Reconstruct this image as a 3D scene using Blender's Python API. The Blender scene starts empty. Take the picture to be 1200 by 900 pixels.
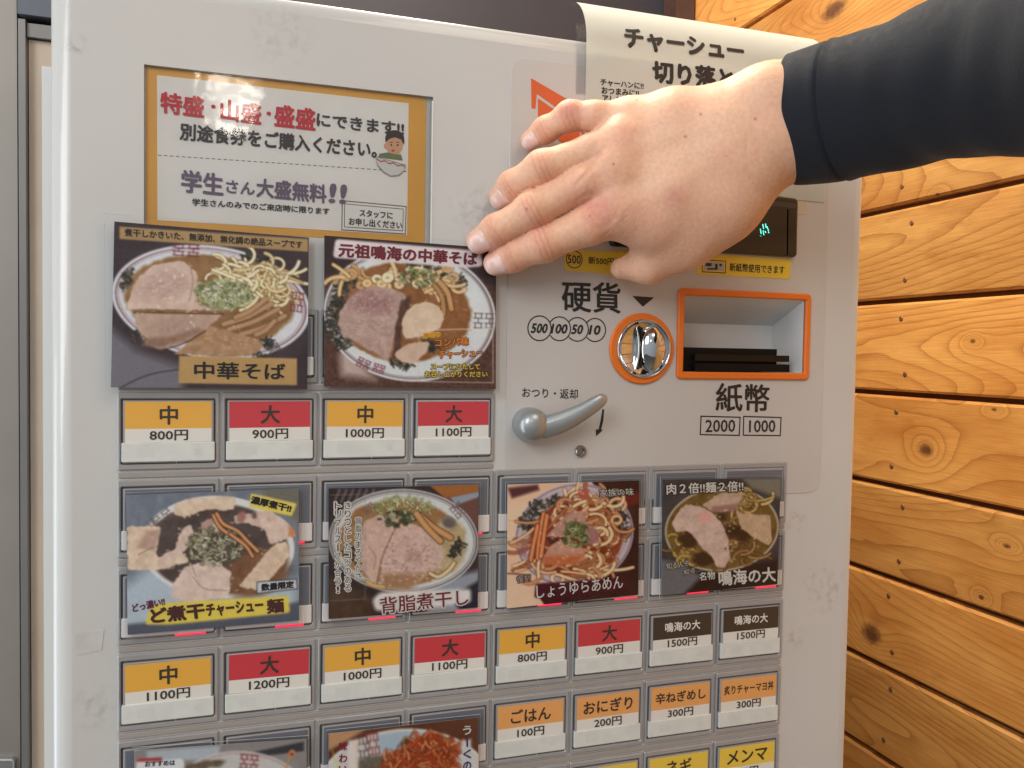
import bpy, bmesh, math, random
import numpy as np
from mathutils import Vector, Matrix

sc = bpy.context.scene
COL = sc.collection
rad = math.radians

# ------------------------------------------------------------------ camera
Z0 = 1.30                       # height of the first full button row above the floor
S = 0.044                       # button pitch in metres
ROWA = 0.898965                 # row pitch / column pitch
F = 970.0                       # focal length in pixels of the 1200x900 photograph
RM = np.array([[0.95231834, -0.0168665, -0.30463964],
               [0.00498872, 0.99919816, -0.03972605],
               [0.3050654, 0.03631209, 0.95163887]])
_c = np.array([1.25717401, -1.35175022, -9.18867412]) * S
CAMP = np.array([_c[0], _c[2], Z0 - _c[1]])


def f2w(v):                     # solver axes (x, down, depth) -> world (x, depth, up)
    return np.array([v[0], v[2], -v[1]])


RIGHT, DOWN, FWD = f2w(RM[0]), f2w(RM[1]), f2w(RM[2])
cam = bpy.data.cameras.new('camera')
cam.sensor_width = 36.0
cam.lens = F / 1200 * 36.0
cam.clip_start = 0.02
cam.clip_end = 60
co = bpy.data.objects.new('camera', cam)
COL.objects.link(co)
m = Matrix.Identity(4)
for i in range(3):
    m[i][0], m[i][1], m[i][2], m[i][3] = RIGHT[i], -DOWN[i], -FWD[i], CAMP[i]
co.matrix_world = m
sc.camera = co


def P(x, y, d=0.0):
    """photo measurement -> point on the plane d metres in front of the machine's face"""
    v = RIGHT * (x - 600) / F + DOWN * (y - 450) / F + FWD
    return CAMP + v * ((-d - CAMP[1]) / v[1])


def PX(x, y, X):
    """photo measurement -> point on the side wall plane x = X"""
    v = RIGHT * (x - 600) / F + DOWN * (y - 450) / F + FWD
    return CAMP + v * ((X - CAMP[0]) / v[0])


def pix(W):
    D = np.asarray(W) - CAMP
    z = D @ FWD
    return 600 + F * (D @ RIGHT) / z, 450 + F * (D @ DOWN) / z


def depth_at(p):
    return float((np.asarray(p) - CAMP) @ FWD)


# ------------------------------------------------------------------ light
W = bpy.data.worlds.new('World')
sc.world = W
W.use_nodes = True
nt = W.node_tree
bg = nt.nodes['Background']
tc = nt.nodes.new('ShaderNodeTexCoord')
sp = nt.nodes.new('ShaderNodeVectorMath'); sp.operation = 'DOT_PRODUCT'
sp.inputs[1].default_value = (-0.62, -0.62, 0.48)      # open daylight lies to the left, behind the photographer
rp = nt.nodes.new('ShaderNodeValToRGB')
rp.color_ramp.elements[0].position = 0.0
rp.color_ramp.elements[0].color = (0.10, 0.075, 0.055, 1)
rp.color_ramp.elements[1].position = 1.0
rp.color_ramp.elements[1].color = (0.80, 0.88, 0.95, 1)
e = rp.color_ramp.elements.new(0.5); e.color = (0.34, 0.30, 0.26, 1)
mr = nt.nodes.new('ShaderNodeMapRange')
mr.inputs[1].default_value = -1; mr.inputs[2].default_value = 1
nt.links.new(tc.outputs['Generated'], sp.inputs[0])
nt.links.new(sp.outputs['Value'], mr.inputs[0])
nt.links.new(mr.outputs[0], rp.inputs[0])
nt.links.new(rp.outputs[0], bg.inputs[0])
bg.inputs[1].default_value = 0.50


def area(name, loc, target, size, power, col, sizey=None, spread=None):
    l = bpy.data.lights.new(name, 'AREA')
    l.energy = power; l.size = size; l.color = col
    if spread:
        l.spread = rad(spread)
    if sizey:
        l.shape = 'RECTANGLE'; l.size_y = sizey
    o = bpy.data.objects.new(name, l)
    o.location = loc
    d = Vector(target) - Vector(loc)
    o.rotation_euler = d.to_track_quat('-Z', 'Y').to_euler()
    COL.objects.link(o)
    return o


area('daylight', (-0.90, -1.15, Z0 + 0.80), (0.2, 0.1, Z0), 0.6, 9.0, (0.95, 0.97, 1.0), 0.7)
area('warm_fill', (0.50, -0.80, Z0 + 0.95), (0.62, 0.2, Z0), 0.6, 3.6, (1.0, 0.86, 0.70))  # unseen warm fill, added to brighten the timber wall
area('side_daylight', (-0.75, 0.03, Z0 - 0.10), (0.0, 0.0, Z0 - 0.04), 0.5, 6.5, (0.86, 0.94, 1.0), 1.2)
area('wall_fill', (0.12, 0.24, Z0 + 0.85), (0.65, 0.20, Z0 - 0.08), 0.35, 9.5, (1.0, 0.89, 0.74))  # added fill behind the face plane: brightens the wall, backlights the sign
area('glint_lamp', (0.034, -0.86, Z0 + 0.412), (0.2, 0.0, Z0), 0.05, 0.22, (1.0, 0.93, 0.80))  # small added lamp, set where the notice pane mirrors it as a sun glint
sc.view_settings.view_transform = 'Standard'
sc.view_settings.look = 'None'
sc.view_settings.exposure = 0.30
sc.view_settings.gamma = 1.0


# ------------------------------------------------------------------ materials
def lin(c):
    c = np.asarray(c, float) / 255.0
    return np.where(c <= 0.04045, c / 12.92, ((c + 0.055) / 1.055) ** 2.4)


def L4(c):
    r = lin(c)
    return (float(r[0]), float(r[1]), float(r[2]), 1.0)


_mats = {}


def mat(name, col=(200, 200, 200), rough=0.5, metal=0.0, var=0.0, vscale=40.0, bump=0.0, bscale=300.0, emit=None,
        estr=0.0, coat=0.0, spec=0.5, attr=None, sheen=0.0, alpha=None):
    if name in _mats:
        return _mats[name]
    M = bpy.data.materials.new(name)
    M.use_nodes = True
    n, l = M.node_tree.nodes, M.node_tree.links
    b = n['Principled BSDF']
    b.inputs['Roughness'].default_value = rough
    b.inputs['Metallic'].default_value = metal
    b.inputs['Specular IOR Level'].default_value = spec
    b.inputs['Coat Weight'].default_value = coat
    b.inputs['Coat Roughness'].default_value = 0.08
    if sheen:
        b.inputs['Sheen Weight'].default_value = sheen
    geo = n.new('ShaderNodeNewGeometry')
    src = None
    if attr:
        a = n.new('ShaderNodeAttribute'); a.attribute_name = attr
        src = a.outputs['Color']
    if var > 0:
        t = n.new('ShaderNodeTexNoise'); t.inputs['Scale'].default_value = vscale; t.inputs['Detail'].default_value = 6
        l.new(geo.outputs['Position'], t.inputs['Vector'])
        r = n.new('ShaderNodeMapRange')
        r.inputs[1].default_value = 0.3; r.inputs[2].default_value = 0.7
        r.inputs[3].default_value = 1 - var; r.inputs[4].default_value = 1 + var
        l.new(t.outputs['Fac'], r.inputs[0])
        x = n.new('ShaderNodeVectorMath'); x.operation = 'SCALE'
        if src is None:
            x.inputs[0].default_value = L4(col)[:3]
        else:
            l.new(src, x.inputs[0])
        l.new(r.outputs[0], x.inputs['Scale'])
        src = x.outputs[0]
        r2 = n.new('ShaderNodeMapRange')
        r2.inputs[3].default_value = max(0.02, rough * 0.8); r2.inputs[4].default_value = min(1, rough * 1.2)
        l.new(t.outputs['Fac'], r2.inputs[0])
        l.new(r2.outputs[0], b.inputs['Roughness'])
    if src is not None:
        l.new(src, b.inputs['Base Color'])
    else:
        b.inputs['Base Color'].default_value = L4(col)
    if bump > 0:
        t = n.new('ShaderNodeTexNoise'); t.inputs['Scale'].default_value = bscale; t.inputs['Detail'].default_value = 4
        l.new(geo.outputs['Position'], t.inputs['Vector'])
        bp = n.new('ShaderNodeBump'); bp.inputs['Strength'].default_value = bump; bp.inputs['Distance'].default_value = 0.001
        l.new(t.outputs['Fac'], bp.inputs['Height'])
        l.new(bp.outputs[0], b.inputs['Normal'])
    if emit:
        b.inputs['Emission Color'].default_value = L4(emit)
        b.inputs['Emission Strength'].default_value = estr
    _mats[name] = M
    return M


def film_mat(name, tint=(255, 255, 255), ior=1.35, rough=0.06, wav=0.0):
    """thin clear plastic: mostly see-through, mirror-like at its surface"""
    if name in _mats:
        return _mats[name]
    M = bpy.data.materials.new(name); M.use_nodes = True
    n, l = M.node_tree.nodes, M.node_tree.links
    n.remove(n['Principled BSDF'])
    tr = n.new('ShaderNodeBsdfTransparent'); tr.inputs[0].default_value = L4(tint)
    gl = n.new('ShaderNodeBsdfGlossy'); gl.inputs['Roughness'].default_value = rough
    fr = n.new('ShaderNodeFresnel'); fr.inputs[0].default_value = ior
    mx = n.new('ShaderNodeMixShader')
    fm = n.new('ShaderNodeMath'); fm.operation = 'MULTIPLY'; fm.inputs[1].default_value = 0.75
    l.new(fr.outputs[0], fm.inputs[0]); l.new(fm.outputs[0], mx.inputs[0]); l.new(tr.outputs[0], mx.inputs[1]); l.new(gl.outputs[0], mx.inputs[2])
    l.new(mx.outputs[0], n['Material Output'].inputs[0])
    if wav:
        geo = n.new('ShaderNodeNewGeometry')
        t = n.new('ShaderNodeTexNoise'); t.inputs['Scale'].default_value = 28; t.inputs['Detail'].default_value = 3
        l.new(geo.outputs['Position'], t.inputs['Vector'])
        bp = n.new('ShaderNodeBump'); bp.inputs['Strength'].default_value = wav; bp.inputs['Distance'].default_value = 0.004
        l.new(t.outputs['Fac'], bp.inputs['Height'])
        l.new(bp.outputs[0], gl.inputs['Normal']); l.new(bp.outputs[0], fr.inputs['Normal'])
    _mats[name] = M
    return M


# ------------------------------------------------------------------ object helpers
WLOC = {}


def tag(o, label=None, cat=None, group=None, kind=None):
    if label: o['label'] = label
    if cat: o['category'] = cat
    if group: o['group'] = group
    if kind: o['kind'] = kind
    return o


def empty(name, loc, label, cat, group=None):
    o = bpy.data.objects.new(name, None)
    o.empty_display_size = 0.02
    o.location = loc
    COL.objects.link(o)
    WLOC[o.name] = np.array(loc, float)
    return tag(o, label, cat, group)


def obj(name, V, faces, mats, parent=None, mi=None, smooth=False, label=None, loc=None):
    """one mesh object from world-space points"""
    V = np.asarray(V, float).reshape(-1, 3)
    base = np.zeros(3)
    if parent is not None:
        base = WLOC[parent.name]
    own = base if parent is not None else (np.asarray(loc, float) if loc is not None else np.zeros(3))
    me = bpy.data.meshes.new(name)
    me.from_pydata((V - own).tolist(), [], [tuple(int(i) for i in f) for f in faces])
    if not isinstance(mats, (list, tuple)):
        mats = [mats]
    for mm in mats:
        me.materials.append(mm)
    if mi is not None:
        me.polygons.foreach_set('material_index', np.asarray(mi, np.int32))
    if smooth:
        me.polygons.foreach_set('use_smooth', np.ones(len(me.polygons), bool))
    me.update()
    o = bpy.data.objects.new(name, me)
    COL.objects.link(o)
    if parent is not None:
        o.parent = parent
    else:
        o.location = own
    WLOC[o.name] = own
    if label: o['label'] = label
    return o


class MB:
    """collects shapes into one mesh"""
    def __init__(s):
        s.v, s.f, s.m = [], [], []

    def add(s, V, Fc, m=0):
        k = sum(len(a) for a in s.v)
        s.v.append(np.asarray(V, float).reshape(-1, 3))
        for f in Fc:
            s.f.append([i + k for i in f]); s.m.append(m)
        return s

    def build(s, name, mats, parent=None, **k):
        return obj(name, np.concatenate(s.v), s.f, mats, parent, mi=s.m, **k)


def area2(p):
    x, z = p[:, 0], p[:, 1]
    return 0.5 * np.sum(x * np.roll(z, -1) - np.roll(x, -1) * z)


def inset(p, d):
    """offset a convex-ish outline inwards by d (points x,z)"""
    p = np.asarray(p, float)
    s = 1 if area2(p) > 0 else -1
    a, b = np.roll(p, 1, 0), np.roll(p, -1, 0)
    e1 = p - a; e2 = b - p
    n1 = np.stack([-e1[:, 1], e1[:, 0]], 1); n2 = np.stack([-e2[:, 1], e2[:, 0]], 1)
    n1 /= np.linalg.norm(n1, axis=1)[:, None] + 1e-12; n2 /= np.linalg.norm(n2, axis=1)[:, None] + 1e-12
    n = n1 + n2
    n /= (np.sum(n * n1, 1)[:, None] + 1e-9)
    n = n / np.maximum(1, np.linalg.norm(n, axis=1)[:, None] / 2.5)
    return p + s * n * d


def xz(*pts, d=0.0):
    return np.array([[P(x, y, d)[0], P(x, y, d)[2]] for x, y in pts])


def rq(c, r, n=5):
    """round the corners of an outline (x,z points)"""
    c = np.asarray(c, float)
    out = []
    N = len(c)
    for i in range(N):
        p, a, b = c[i], c[i - 1], c[(i + 1) % N]
        u = (a - p) / np.linalg.norm(a - p); v = (b - p) / np.linalg.norm(b - p)
        rr = min(r, 0.49 * np.linalg.norm(a - p), 0.49 * np.linalg.norm(b - p))
        q0, q1 = p + u * rr, p + v * rr
        for k in range(n + 1):
            t = k / n
            out.append((1 - t) ** 2 * q0 + 2 * t * (1 - t) * p + t * t * q1)
    return np.array(out)


def prism(mb, p, d0, d1, bev=0.0, m=0, back=False):
    """outline p (x,z) from depth d0 to front face d1 (metres in front of the machine face)"""
    p = np.asarray(p, float)
    if area2(p) < 0:
        p = p[::-1]
    n = len(p)
    loops = [(p, d0)]
    if bev > 0:
        loops += [(p, d1 - bev), (inset(p, bev * 0.3), d1 - bev * 0.3), (inset(p, bev), d1)]
    else:
        loops += [(p, d1)]
    V = np.concatenate([np.stack([q[:, 0], np.full(n, -d), q[:, 1]], 1) for q, d in loops])
    Fc = []
    for k in range(len(loops) - 1):
        for i in range(n):
            j = (i + 1) % n
            Fc.append([k * n + i, k * n + j, (k + 1) * n + j, (k + 1) * n + i])
    Fc.append([(len(loops) - 1) * n + i for i in range(n)])
    if back:
        Fc.append([n - 1 - i for i in range(n)])
    mb.add(V, Fc, m)
    return mb


def ring(mb, po, pi, d0, d1, bev=0.0, m=0):
    """frame between two outlines with equal point counts"""
    po = np.asarray(po, float); pi = np.asarray(pi, float)
    if area2(po) < 0: po = po[::-1]
    if area2(pi) < 0: pi = pi[::-1]
    n = len(po)
    loops = [(po, d0), (po, d1 - bev)]
    if bev > 0:
        loops += [(inset(po, bev), d1), (inset(pi, -bev), d1)]
    else:
        loops += [(pi, d1)]
    loops += [(pi, d1 - bev), (pi, d0)]
    V = np.concatenate([np.stack([q[:, 0], np.full(n, -d), q[:, 1]], 1) for q, d in loops])
    Fc = []
    for k in range(len(loops) - 1):
        for i in range(n):
            j = (i + 1) % n
            Fc.append([k * n + i, k * n + j, (k + 1) * n + j, (k + 1) * n + i])
    mb.add(V, Fc, m)
    return mb


def circ(cx, cz, r, n=40, rz=None):
    t = np.linspace(0, 2 * np.pi, n, endpoint=False)
    return np.stack([cx + r * np.cos(t), cz + (rz or r) * np.sin(t)], 1)


def rect(x0, z0, x1, z1):
    return np.array([[x0, z0], [x1, z0], [x1, z1], [x0, z1]])


def box(mb, a, b, m=0):
    (x0, y0, z0), (x1, y1, z1) = a, b
    V = [(x0, y0, z0), (x1, y0, z0), (x1, y1, z0), (x0, y1, z0), (x0, y0, z1), (x1, y0, z1), (x1, y1, z1), (x0, y1, z1)]
    return mb.add(V, [(0, 3, 2, 1), (4, 5, 6, 7), (0, 1, 5, 4), (1, 2, 6, 5), (2, 3, 7, 6), (3, 0, 4, 7)], m)


# ------------------------------------------------------------------ lettering
_tx = {}


def glyphs(body):
    if body in _tx:
        return _tx[body]
    cd = bpy.data.curves.new('lettering', 'FONT')
    cd.body = body; cd.resolution_u = 2
    o = bpy.data.objects.new('lettering', cd)
    COL.objects.link(o)
    bpy.context.view_layer.update()
    me = bpy.data.meshes.new_from_object(o.evaluated_get(bpy.context.evaluated_depsgraph_get()))
    V = np.array([v.co[:2] for v in me.vertices]); Fc = [list(p.vertices) for p in me.polygons]
    bpy.data.objects.remove(o); bpy.data.curves.remove(cd); bpy.data.meshes.remove(me)
    _tx[body] = (V, Fc)
    return V, Fc


def text(mb, body, bl, br, tl, d, bold=0.02, m=0, outline=None, fit=None):
    """lettering whose ink box is mapped on the parallelogram bl, br, tl (x,z points) d metres in front of the face"""
    V, Fc = glyphs(body)
    lo, hi = V.min(0), V.max(0)
    bl, br, tl = (np.asarray(q, float) for q in (bl, br, tl))
    ex, ez = (br - bl) / (hi[0] - lo[0]), (tl - bl) / (hi[1] - lo[1])

    def put(off, dd, mm):
        q = V - lo + off
        w = bl + q[:, :1] * ex + q[:, 1:] * ez
        mb.add(np.stack([w[:, 0], np.full(len(w), -dd), w[:, 1]], 1), Fc, mm)
    k = 0
    if outline:
        om, ow = outline
        for t in np.linspace(0, 2 * np.pi, 10, endpoint=False):
            put(np.array([math.cos(t), math.sin(t)]) * ow, d + k * 4e-6, om); k += 1
    put(np.zeros(2), d + 5e-5 + k * 4e-6, m); k += 1
    if bold:
        for t in np.linspace(0, 2 * np.pi, 6, endpoint=False):
            put(np.array([math.cos(t), math.sin(t)]) * bold, d + 5e-5 + k * 4e-6, m); k += 1


def ptext(mb, body, bl, br, tl, d, **k):
    """the same with the corners given as photo measurements"""
    q = xz(bl, br, tl, d=d)
    text(mb, body, q[0], q[1], q[2], d, **k)


def ctext(mb, body, cx, cz, h, d, maxw=None, widen=1.0, **k):
    """centred upright lettering of ink height h, squeezed to maxw"""
    V, _ = glyphs(body)
    lo, hi = V.min(0), V.max(0)
    w = widen * (hi[0] - lo[0]) * h / (hi[1] - lo[1])
    if maxw: w = min(w, maxw)
    text(mb, body, (cx - w / 2, cz - h / 2), (cx + w / 2, cz - h / 2), (cx - w / 2, cz + h / 2), d, **k)


# ------------------------------------------------------------------ large structure
TOP = Z0 + 0.2247
XL, XR = -0.0270, 0.4030
WX = 0.65                       # timber side wall
BACKY = 0.665

# floor
fl = MB(); box(fl, (-4, -4, -0.05), (4, 4, 0.0))
tag(fl.build('floor', mat('concrete', (135, 132, 126), 0.8, var=0.2, vscale=9, bump=0.4, bscale=60)), kind='structure')


def wood_material():
    M = bpy.data.materials.new('varnished_pine'); M.use_nodes = True
    n, l = M.node_tree.nodes, M.node_tree.links
    b = n['Principled BSDF']

    def math_(op, a, c=None, d=None):
        x = n.new('ShaderNodeMath'); x.operation = op
        for i, v in enumerate((a, c, d)):
            if v is None: continue
            if isinstance(v, (int, float)): x.inputs[i].default_value = v
            else: l.new(v, x.inputs[i])
        return x.outputs[0]
    geo = n.new('ShaderNodeNewGeometry')
    sep = n.new('ShaderNodeSeparateXYZ'); l.new(geo.outputs['Position'], sep.inputs[0])
    at = n.new('ShaderNodeAttribute'); at.attribute_name = 'plank'
    rnd = at.outputs['Fac']
    Y, Z = sep.outputs['Y'], sep.outputs['Z']

    def noise(ky, kz, off, detail=2, rough=0.5):
        c = n.new('ShaderNodeCombineXYZ')
        l.new(math_('MULTIPLY', Y, ky), c.inputs[0])
        l.new(math_('MULTIPLY', Z, kz), c.inputs[1])
        l.new(math_('MULTIPLY_ADD', rnd, 37.0, off), c.inputs[2])
        t = n.new('ShaderNodeTexNoise'); t.inputs['Scale'].default_value = 1.0
        t.inputs['Detail'].default_value = detail; t.inputs['Roughness'].default_value = rough
        l.new(c.outputs[0], t.inputs['Vector'])
        return t.outputs['Fac']
    field = math_('ADD', math_('MULTIPLY', noise(1.1, 7.0, 0.0, 1.5, 0.35), 52.0), math_('MULTIPLY', noise(14, 60, 3.0, 2), 0.6))
    core = None
    knots = [(1085, 527, .0085, .0062), (1021, 743, .014, .0105), (977, 12, .020, .010), (1150, 700, .003, .0022),
             (1140, 400, .003, .002), (1180, 640, .004, .002), (1098, 228, .0025, .0016), (1165, 480, .003, .0015)]
    for (x, y, ry, rz) in knots:
        q = PX(x, y, WX)
        dy = math_('MULTIPLY', math_('SUBTRACT', Y, float(q[1])), 1 / ry)
        dz = math_('MULTIPLY', math_('SUBTRACT', Z, float(q[2])), 1 / rz)
        d2 = math_('ADD', math_('MULTIPLY', dy, dy), math_('MULTIPLY', dz, dz))
        bumpf = math_('DIVIDE', 5.0, math_('ADD', math_('MULTIPLY', d2, 0.16), 1.0))
        field = math_('ADD', field, bumpf)
        r = math_('SQRT', math_('ADD', d2, math_('MULTIPLY', noise(220, 220, 5.0), 0.9)))
        k = n.new('ShaderNodeMapRange'); k.interpolation_type = 'SMOOTHSTEP'
        k.inputs[1].default_value = 1.45; k.inputs[2].default_value = 0.7
        l.new(r, k.inputs[0])
        core = k.outputs[0] if core is None else math_('MAXIMUM', core, k.outputs[0])
    saw = math_('FRACT', field)
    late = math_('POWER', saw, 4.5)
    fib = noise(26, 1500, 9.0, 3, 0.6)
    blot = noise(7, 22, 21.0, 4, 0.6)
    c1 = n.new('ShaderNodeValToRGB')
    c1.color_ramp.elements[0].position = 0.25; c1.color_ramp.elements[0].color = L4((238, 178, 98))
    c1.color_ramp.elements[1].position = 0.75; c1.color_ramp.elements[1].color = L4((198, 126, 54))
    l.new(blot, c1.inputs[0])
    mx = n.new('ShaderNodeMix'); mx.data_type = 'RGBA'
    l.new(math_('MULTIPLY', late, 0.60), mx.inputs['Factor'])
    l.new(c1.outputs[0], mx.inputs[6]); mx.inputs[7].default_value = L4((158, 90, 32))
    m2 = n.new('ShaderNodeMix'); m2.data_type = 'RGBA'; m2.blend_type = 'MULTIPLY'
    m2.inputs['Factor'].default_value = 0.55
    r2 = n.new('ShaderNodeMapRange'); r2.inputs[1].default_value = 0.3; r2.inputs[2].default_value = 0.7
    r2.inputs[3].default_value = 0.62; r2.inputs[4].default_value = 1.12
    l.new(fib, r2.inputs[0])
    l.new(mx.outputs[2], m2.inputs[6]); l.new(r2.outputs[0], m2.inputs[7])
    m3 = n.new('ShaderNodeMix'); m3.data_type = 'RGBA'
    stn = n.new('ShaderNodeMix'); stn.data_type = 'RGBA'
    sm = n.new('ShaderNodeMapRange'); sm.interpolation_type = 'SMOOTHSTEP'
    sm.inputs[1].default_value = 0.56; sm.inputs[2].default_value = 0.78; sm.inputs[4].default_value = 0.55
    l.new(noise(13, 48, 33.0, 5, 0.65), sm.inputs[0]); l.new(sm.outputs[0], stn.inputs['Factor'])
    l.new(m2.outputs[2], stn.inputs[6]); stn.inputs[7].default_value = L4((150, 84, 32))
    l.new(core, m3.inputs['Factor']); l.new(stn.outputs[2], m3.inputs[6])
    kc = n.new('ShaderNodeValToRGB')
    kc.color_ramp.elements[0].color = L4((58, 32, 22)); kc.color_ramp.elements[1].color = L4((140, 86, 48))
    l.new(noise(160, 260, 2.0, 3), kc.inputs[0]); l.new(kc.outputs[0], m3.inputs[7])
    m4 = n.new('ShaderNodeVectorMath'); m4.operation = 'SCALE'
    l.new(m3.outputs[2], m4.inputs[0])
    l.new(math_('MULTIPLY_ADD', math_('FRACT', math_('MULTIPLY', rnd, 7.31)), 0.42, 0.78), m4.inputs['Scale'])
    l.new(m4.outputs[0], b.inputs['Base Color'])
    b.inputs['Roughness'].default_value = 0.40
    b.inputs['Coat Weight'].default_value = 0.6; b.inputs['Coat Roughness'].default_value = 0.26
    bp = n.new('ShaderNodeBump'); bp.inputs['Strength'].default_value = 0.35; bp.inputs['Distance'].default_value = 0.0006
    l.new(math_('ADD', math_('MULTIPLY', late, -0.6), fib), bp.inputs['Height'])
    l.new(bp.outputs[0], b.inputs['Normal'])
    return M


# timber wall: lapped boards running towards the viewer
wall = MB()
PITCH = 0.0895
zref = Z0 + 0.2040
rng = random.Random(5)
plank_id = []
k0 = -int((zref) / PITCH)
for k in range(k0, 11):
    z1 = zref + (k + 1) * PITCH; z0 = zref + k * PITCH
    g = 0.0048
    c = 0.0022
    prof = [(WX + 0.012, z0 + g), (WX + c, z0 + g), (WX, z0 + g + c), (WX, z1 - c), (WX + c, z1), (WX + 0.012, z1)]
    V = []
    for y in (-1.0, BACKY):
        V += [(x, y, z) for x, z in prof]
    nn = len(prof)
    before = len(wall.f)
    wall.add(V, [(i, i + 1, nn + i + 1, nn + i) for i in range(nn - 1)] + [tuple(range(nn))[::-1], tuple(range(nn, 2 * nn))])
    plank_id += [rng.random()] * (2 * nn)
box(wall, (WX + 0.0085, -1.0, 0.002), (WX + 0.05, BACKY, zref + 11 * PITCH), 1)
plank_id += [0.0] * 8
ww = wall.build('wood_wall', [wood_material(), mat('groove_wood', (92, 54, 26), 0.7, var=0.3, vscale=60)])
att = ww.data.attributes.new('plank', 'FLOAT', 'POINT'); att.data.foreach_set('value', plank_id)
tag(ww, 'varnished knotty pine plank wall to the right of the ticket machine', 'wall')
nm = mat('nail_steel', (134, 92, 56), 0.5, metal=0.4)
zc = zref
for k in range(-6, 6):
    for fz in (0.24, 0.83):
        z = zref + (k + fz) * PITCH
        y = 0.235 + 0.008 * math.sin(k * 2.3 + fz * 9)
        for yy in (y, y + 0.30):
            nb = MB()
            t = np.linspace(0, 2 * np.pi, 12, endpoint=False)
            V = [(WX - 0.0002, yy + 0.0026 * math.cos(a), z + 0.0026 * math.sin(a)) for a in t] + \
                [(WX - 0.0008, yy + 0.0019 * math.cos(a), z + 0.0019 * math.sin(a)) for a in t]
            nb.add(V, [(i, (i + 1) % 12, 12 + (i + 1) % 12, 12 + i) for i in range(12)] + [tuple(range(12, 24))])
            nb.build('nail', nm, ww)

# dim partition behind the machine
bw = MB(); box(bw, (0.05, BACKY + 0.01, 0.002), (WX - 0.002, BACKY + 0.05, 2.28))
o = bw.build('back_wall', mat('dark_partition', (36, 35, 44), 0.6, var=0.15, vscale=12))
tag(o, 'dark partition wall showing above the top of the machine', 'wall')
bt = MB(); box(bt, (0.618, BACKY - 0.028, 0.002), (WX - 0.003, BACKY + 0.008, 2.28))
bt.build('corner_post', mat('red_stain', (64, 40, 33), 0.6, var=0.2, vscale=40), o)

# metal door with a stepped frame at the left
fr = empty('metal_door', (-0.10, 0.06, 0.0), 'grey brown metal door with a stepped frame at the left edge', 'door')
DY = -0.06                       # frame plane lies behind the machine's face
mt_ = mat('door_metal', (152, 144, 135), 0.42, metal=0.35, var=0.06, vscale=20)
x0 = P(21, 300, DY)[0]; x1 = P(32.5, 300, DY)[0]; x2 = P(52, 300, DY)[0]
ztop = P(30, 25, DY)[2]
b_ = MB(); box(b_, (-0.75, 0.060, 0.01), (x0, 0.10, 2.25)); b_.build('door_leaf', mt_, fr)
b_ = MB()
box(b_, (x0 + 0.0012, 0.057, 0.01), (x1, 0.11, ztop))
b_.build('stile', mat('door_frame_metal', (134, 130, 126), 0.38, metal=0.4, var=0.05, vscale=20), fr)
xj = P(33.5, 300, DY)[0]
b_ = MB(); box(b_, (xj, 0.062, 0.01), (x2 + 0.02, 0.11, ztop - 0.008))
b_.build('jamb', mat('jamb_beige', (212, 190, 168), 0.5, var=0.06, vscale=30), fr)
b_ = MB(); box(b_, (xj, 0.059, ztop - 0.0075), (x2 + 0.02, 0.11, ztop - 0.001))
b_.build('jamb_head', mat('door_frame_metal'), fr)
b_ = MB(); xs_ = P(52.5, 400, DY)[0]; box(b_, (xs_, 0.0555, 0.01), (xs_ + 0.010, 0.0615, ztop - 0.022))
b_.build('weather_strip', mat('weather_white', (226, 224, 218), 0.4), fr)
b_ = MB(); box(b_, (x0 + 0.0012, 0.056, ztop + 0.002), (x2 + 0.05, 0.11, 2.25))
b_.build('header', mat('header_slate', (96, 101, 108), 0.45, metal=0.3, var=0.05), fr)
b_ = MB()
hp = xz((-40, 888), (18, 888), (18, 960), (-40, 960), d=DY + 0.002)
prism(b_, rq(hp, 0.002), DY, DY + 0.003, 0.001)
b_.build('lock_plate', mat('bright_steel', (200, 200, 198), 0.3, metal=0.9), fr)

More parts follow.
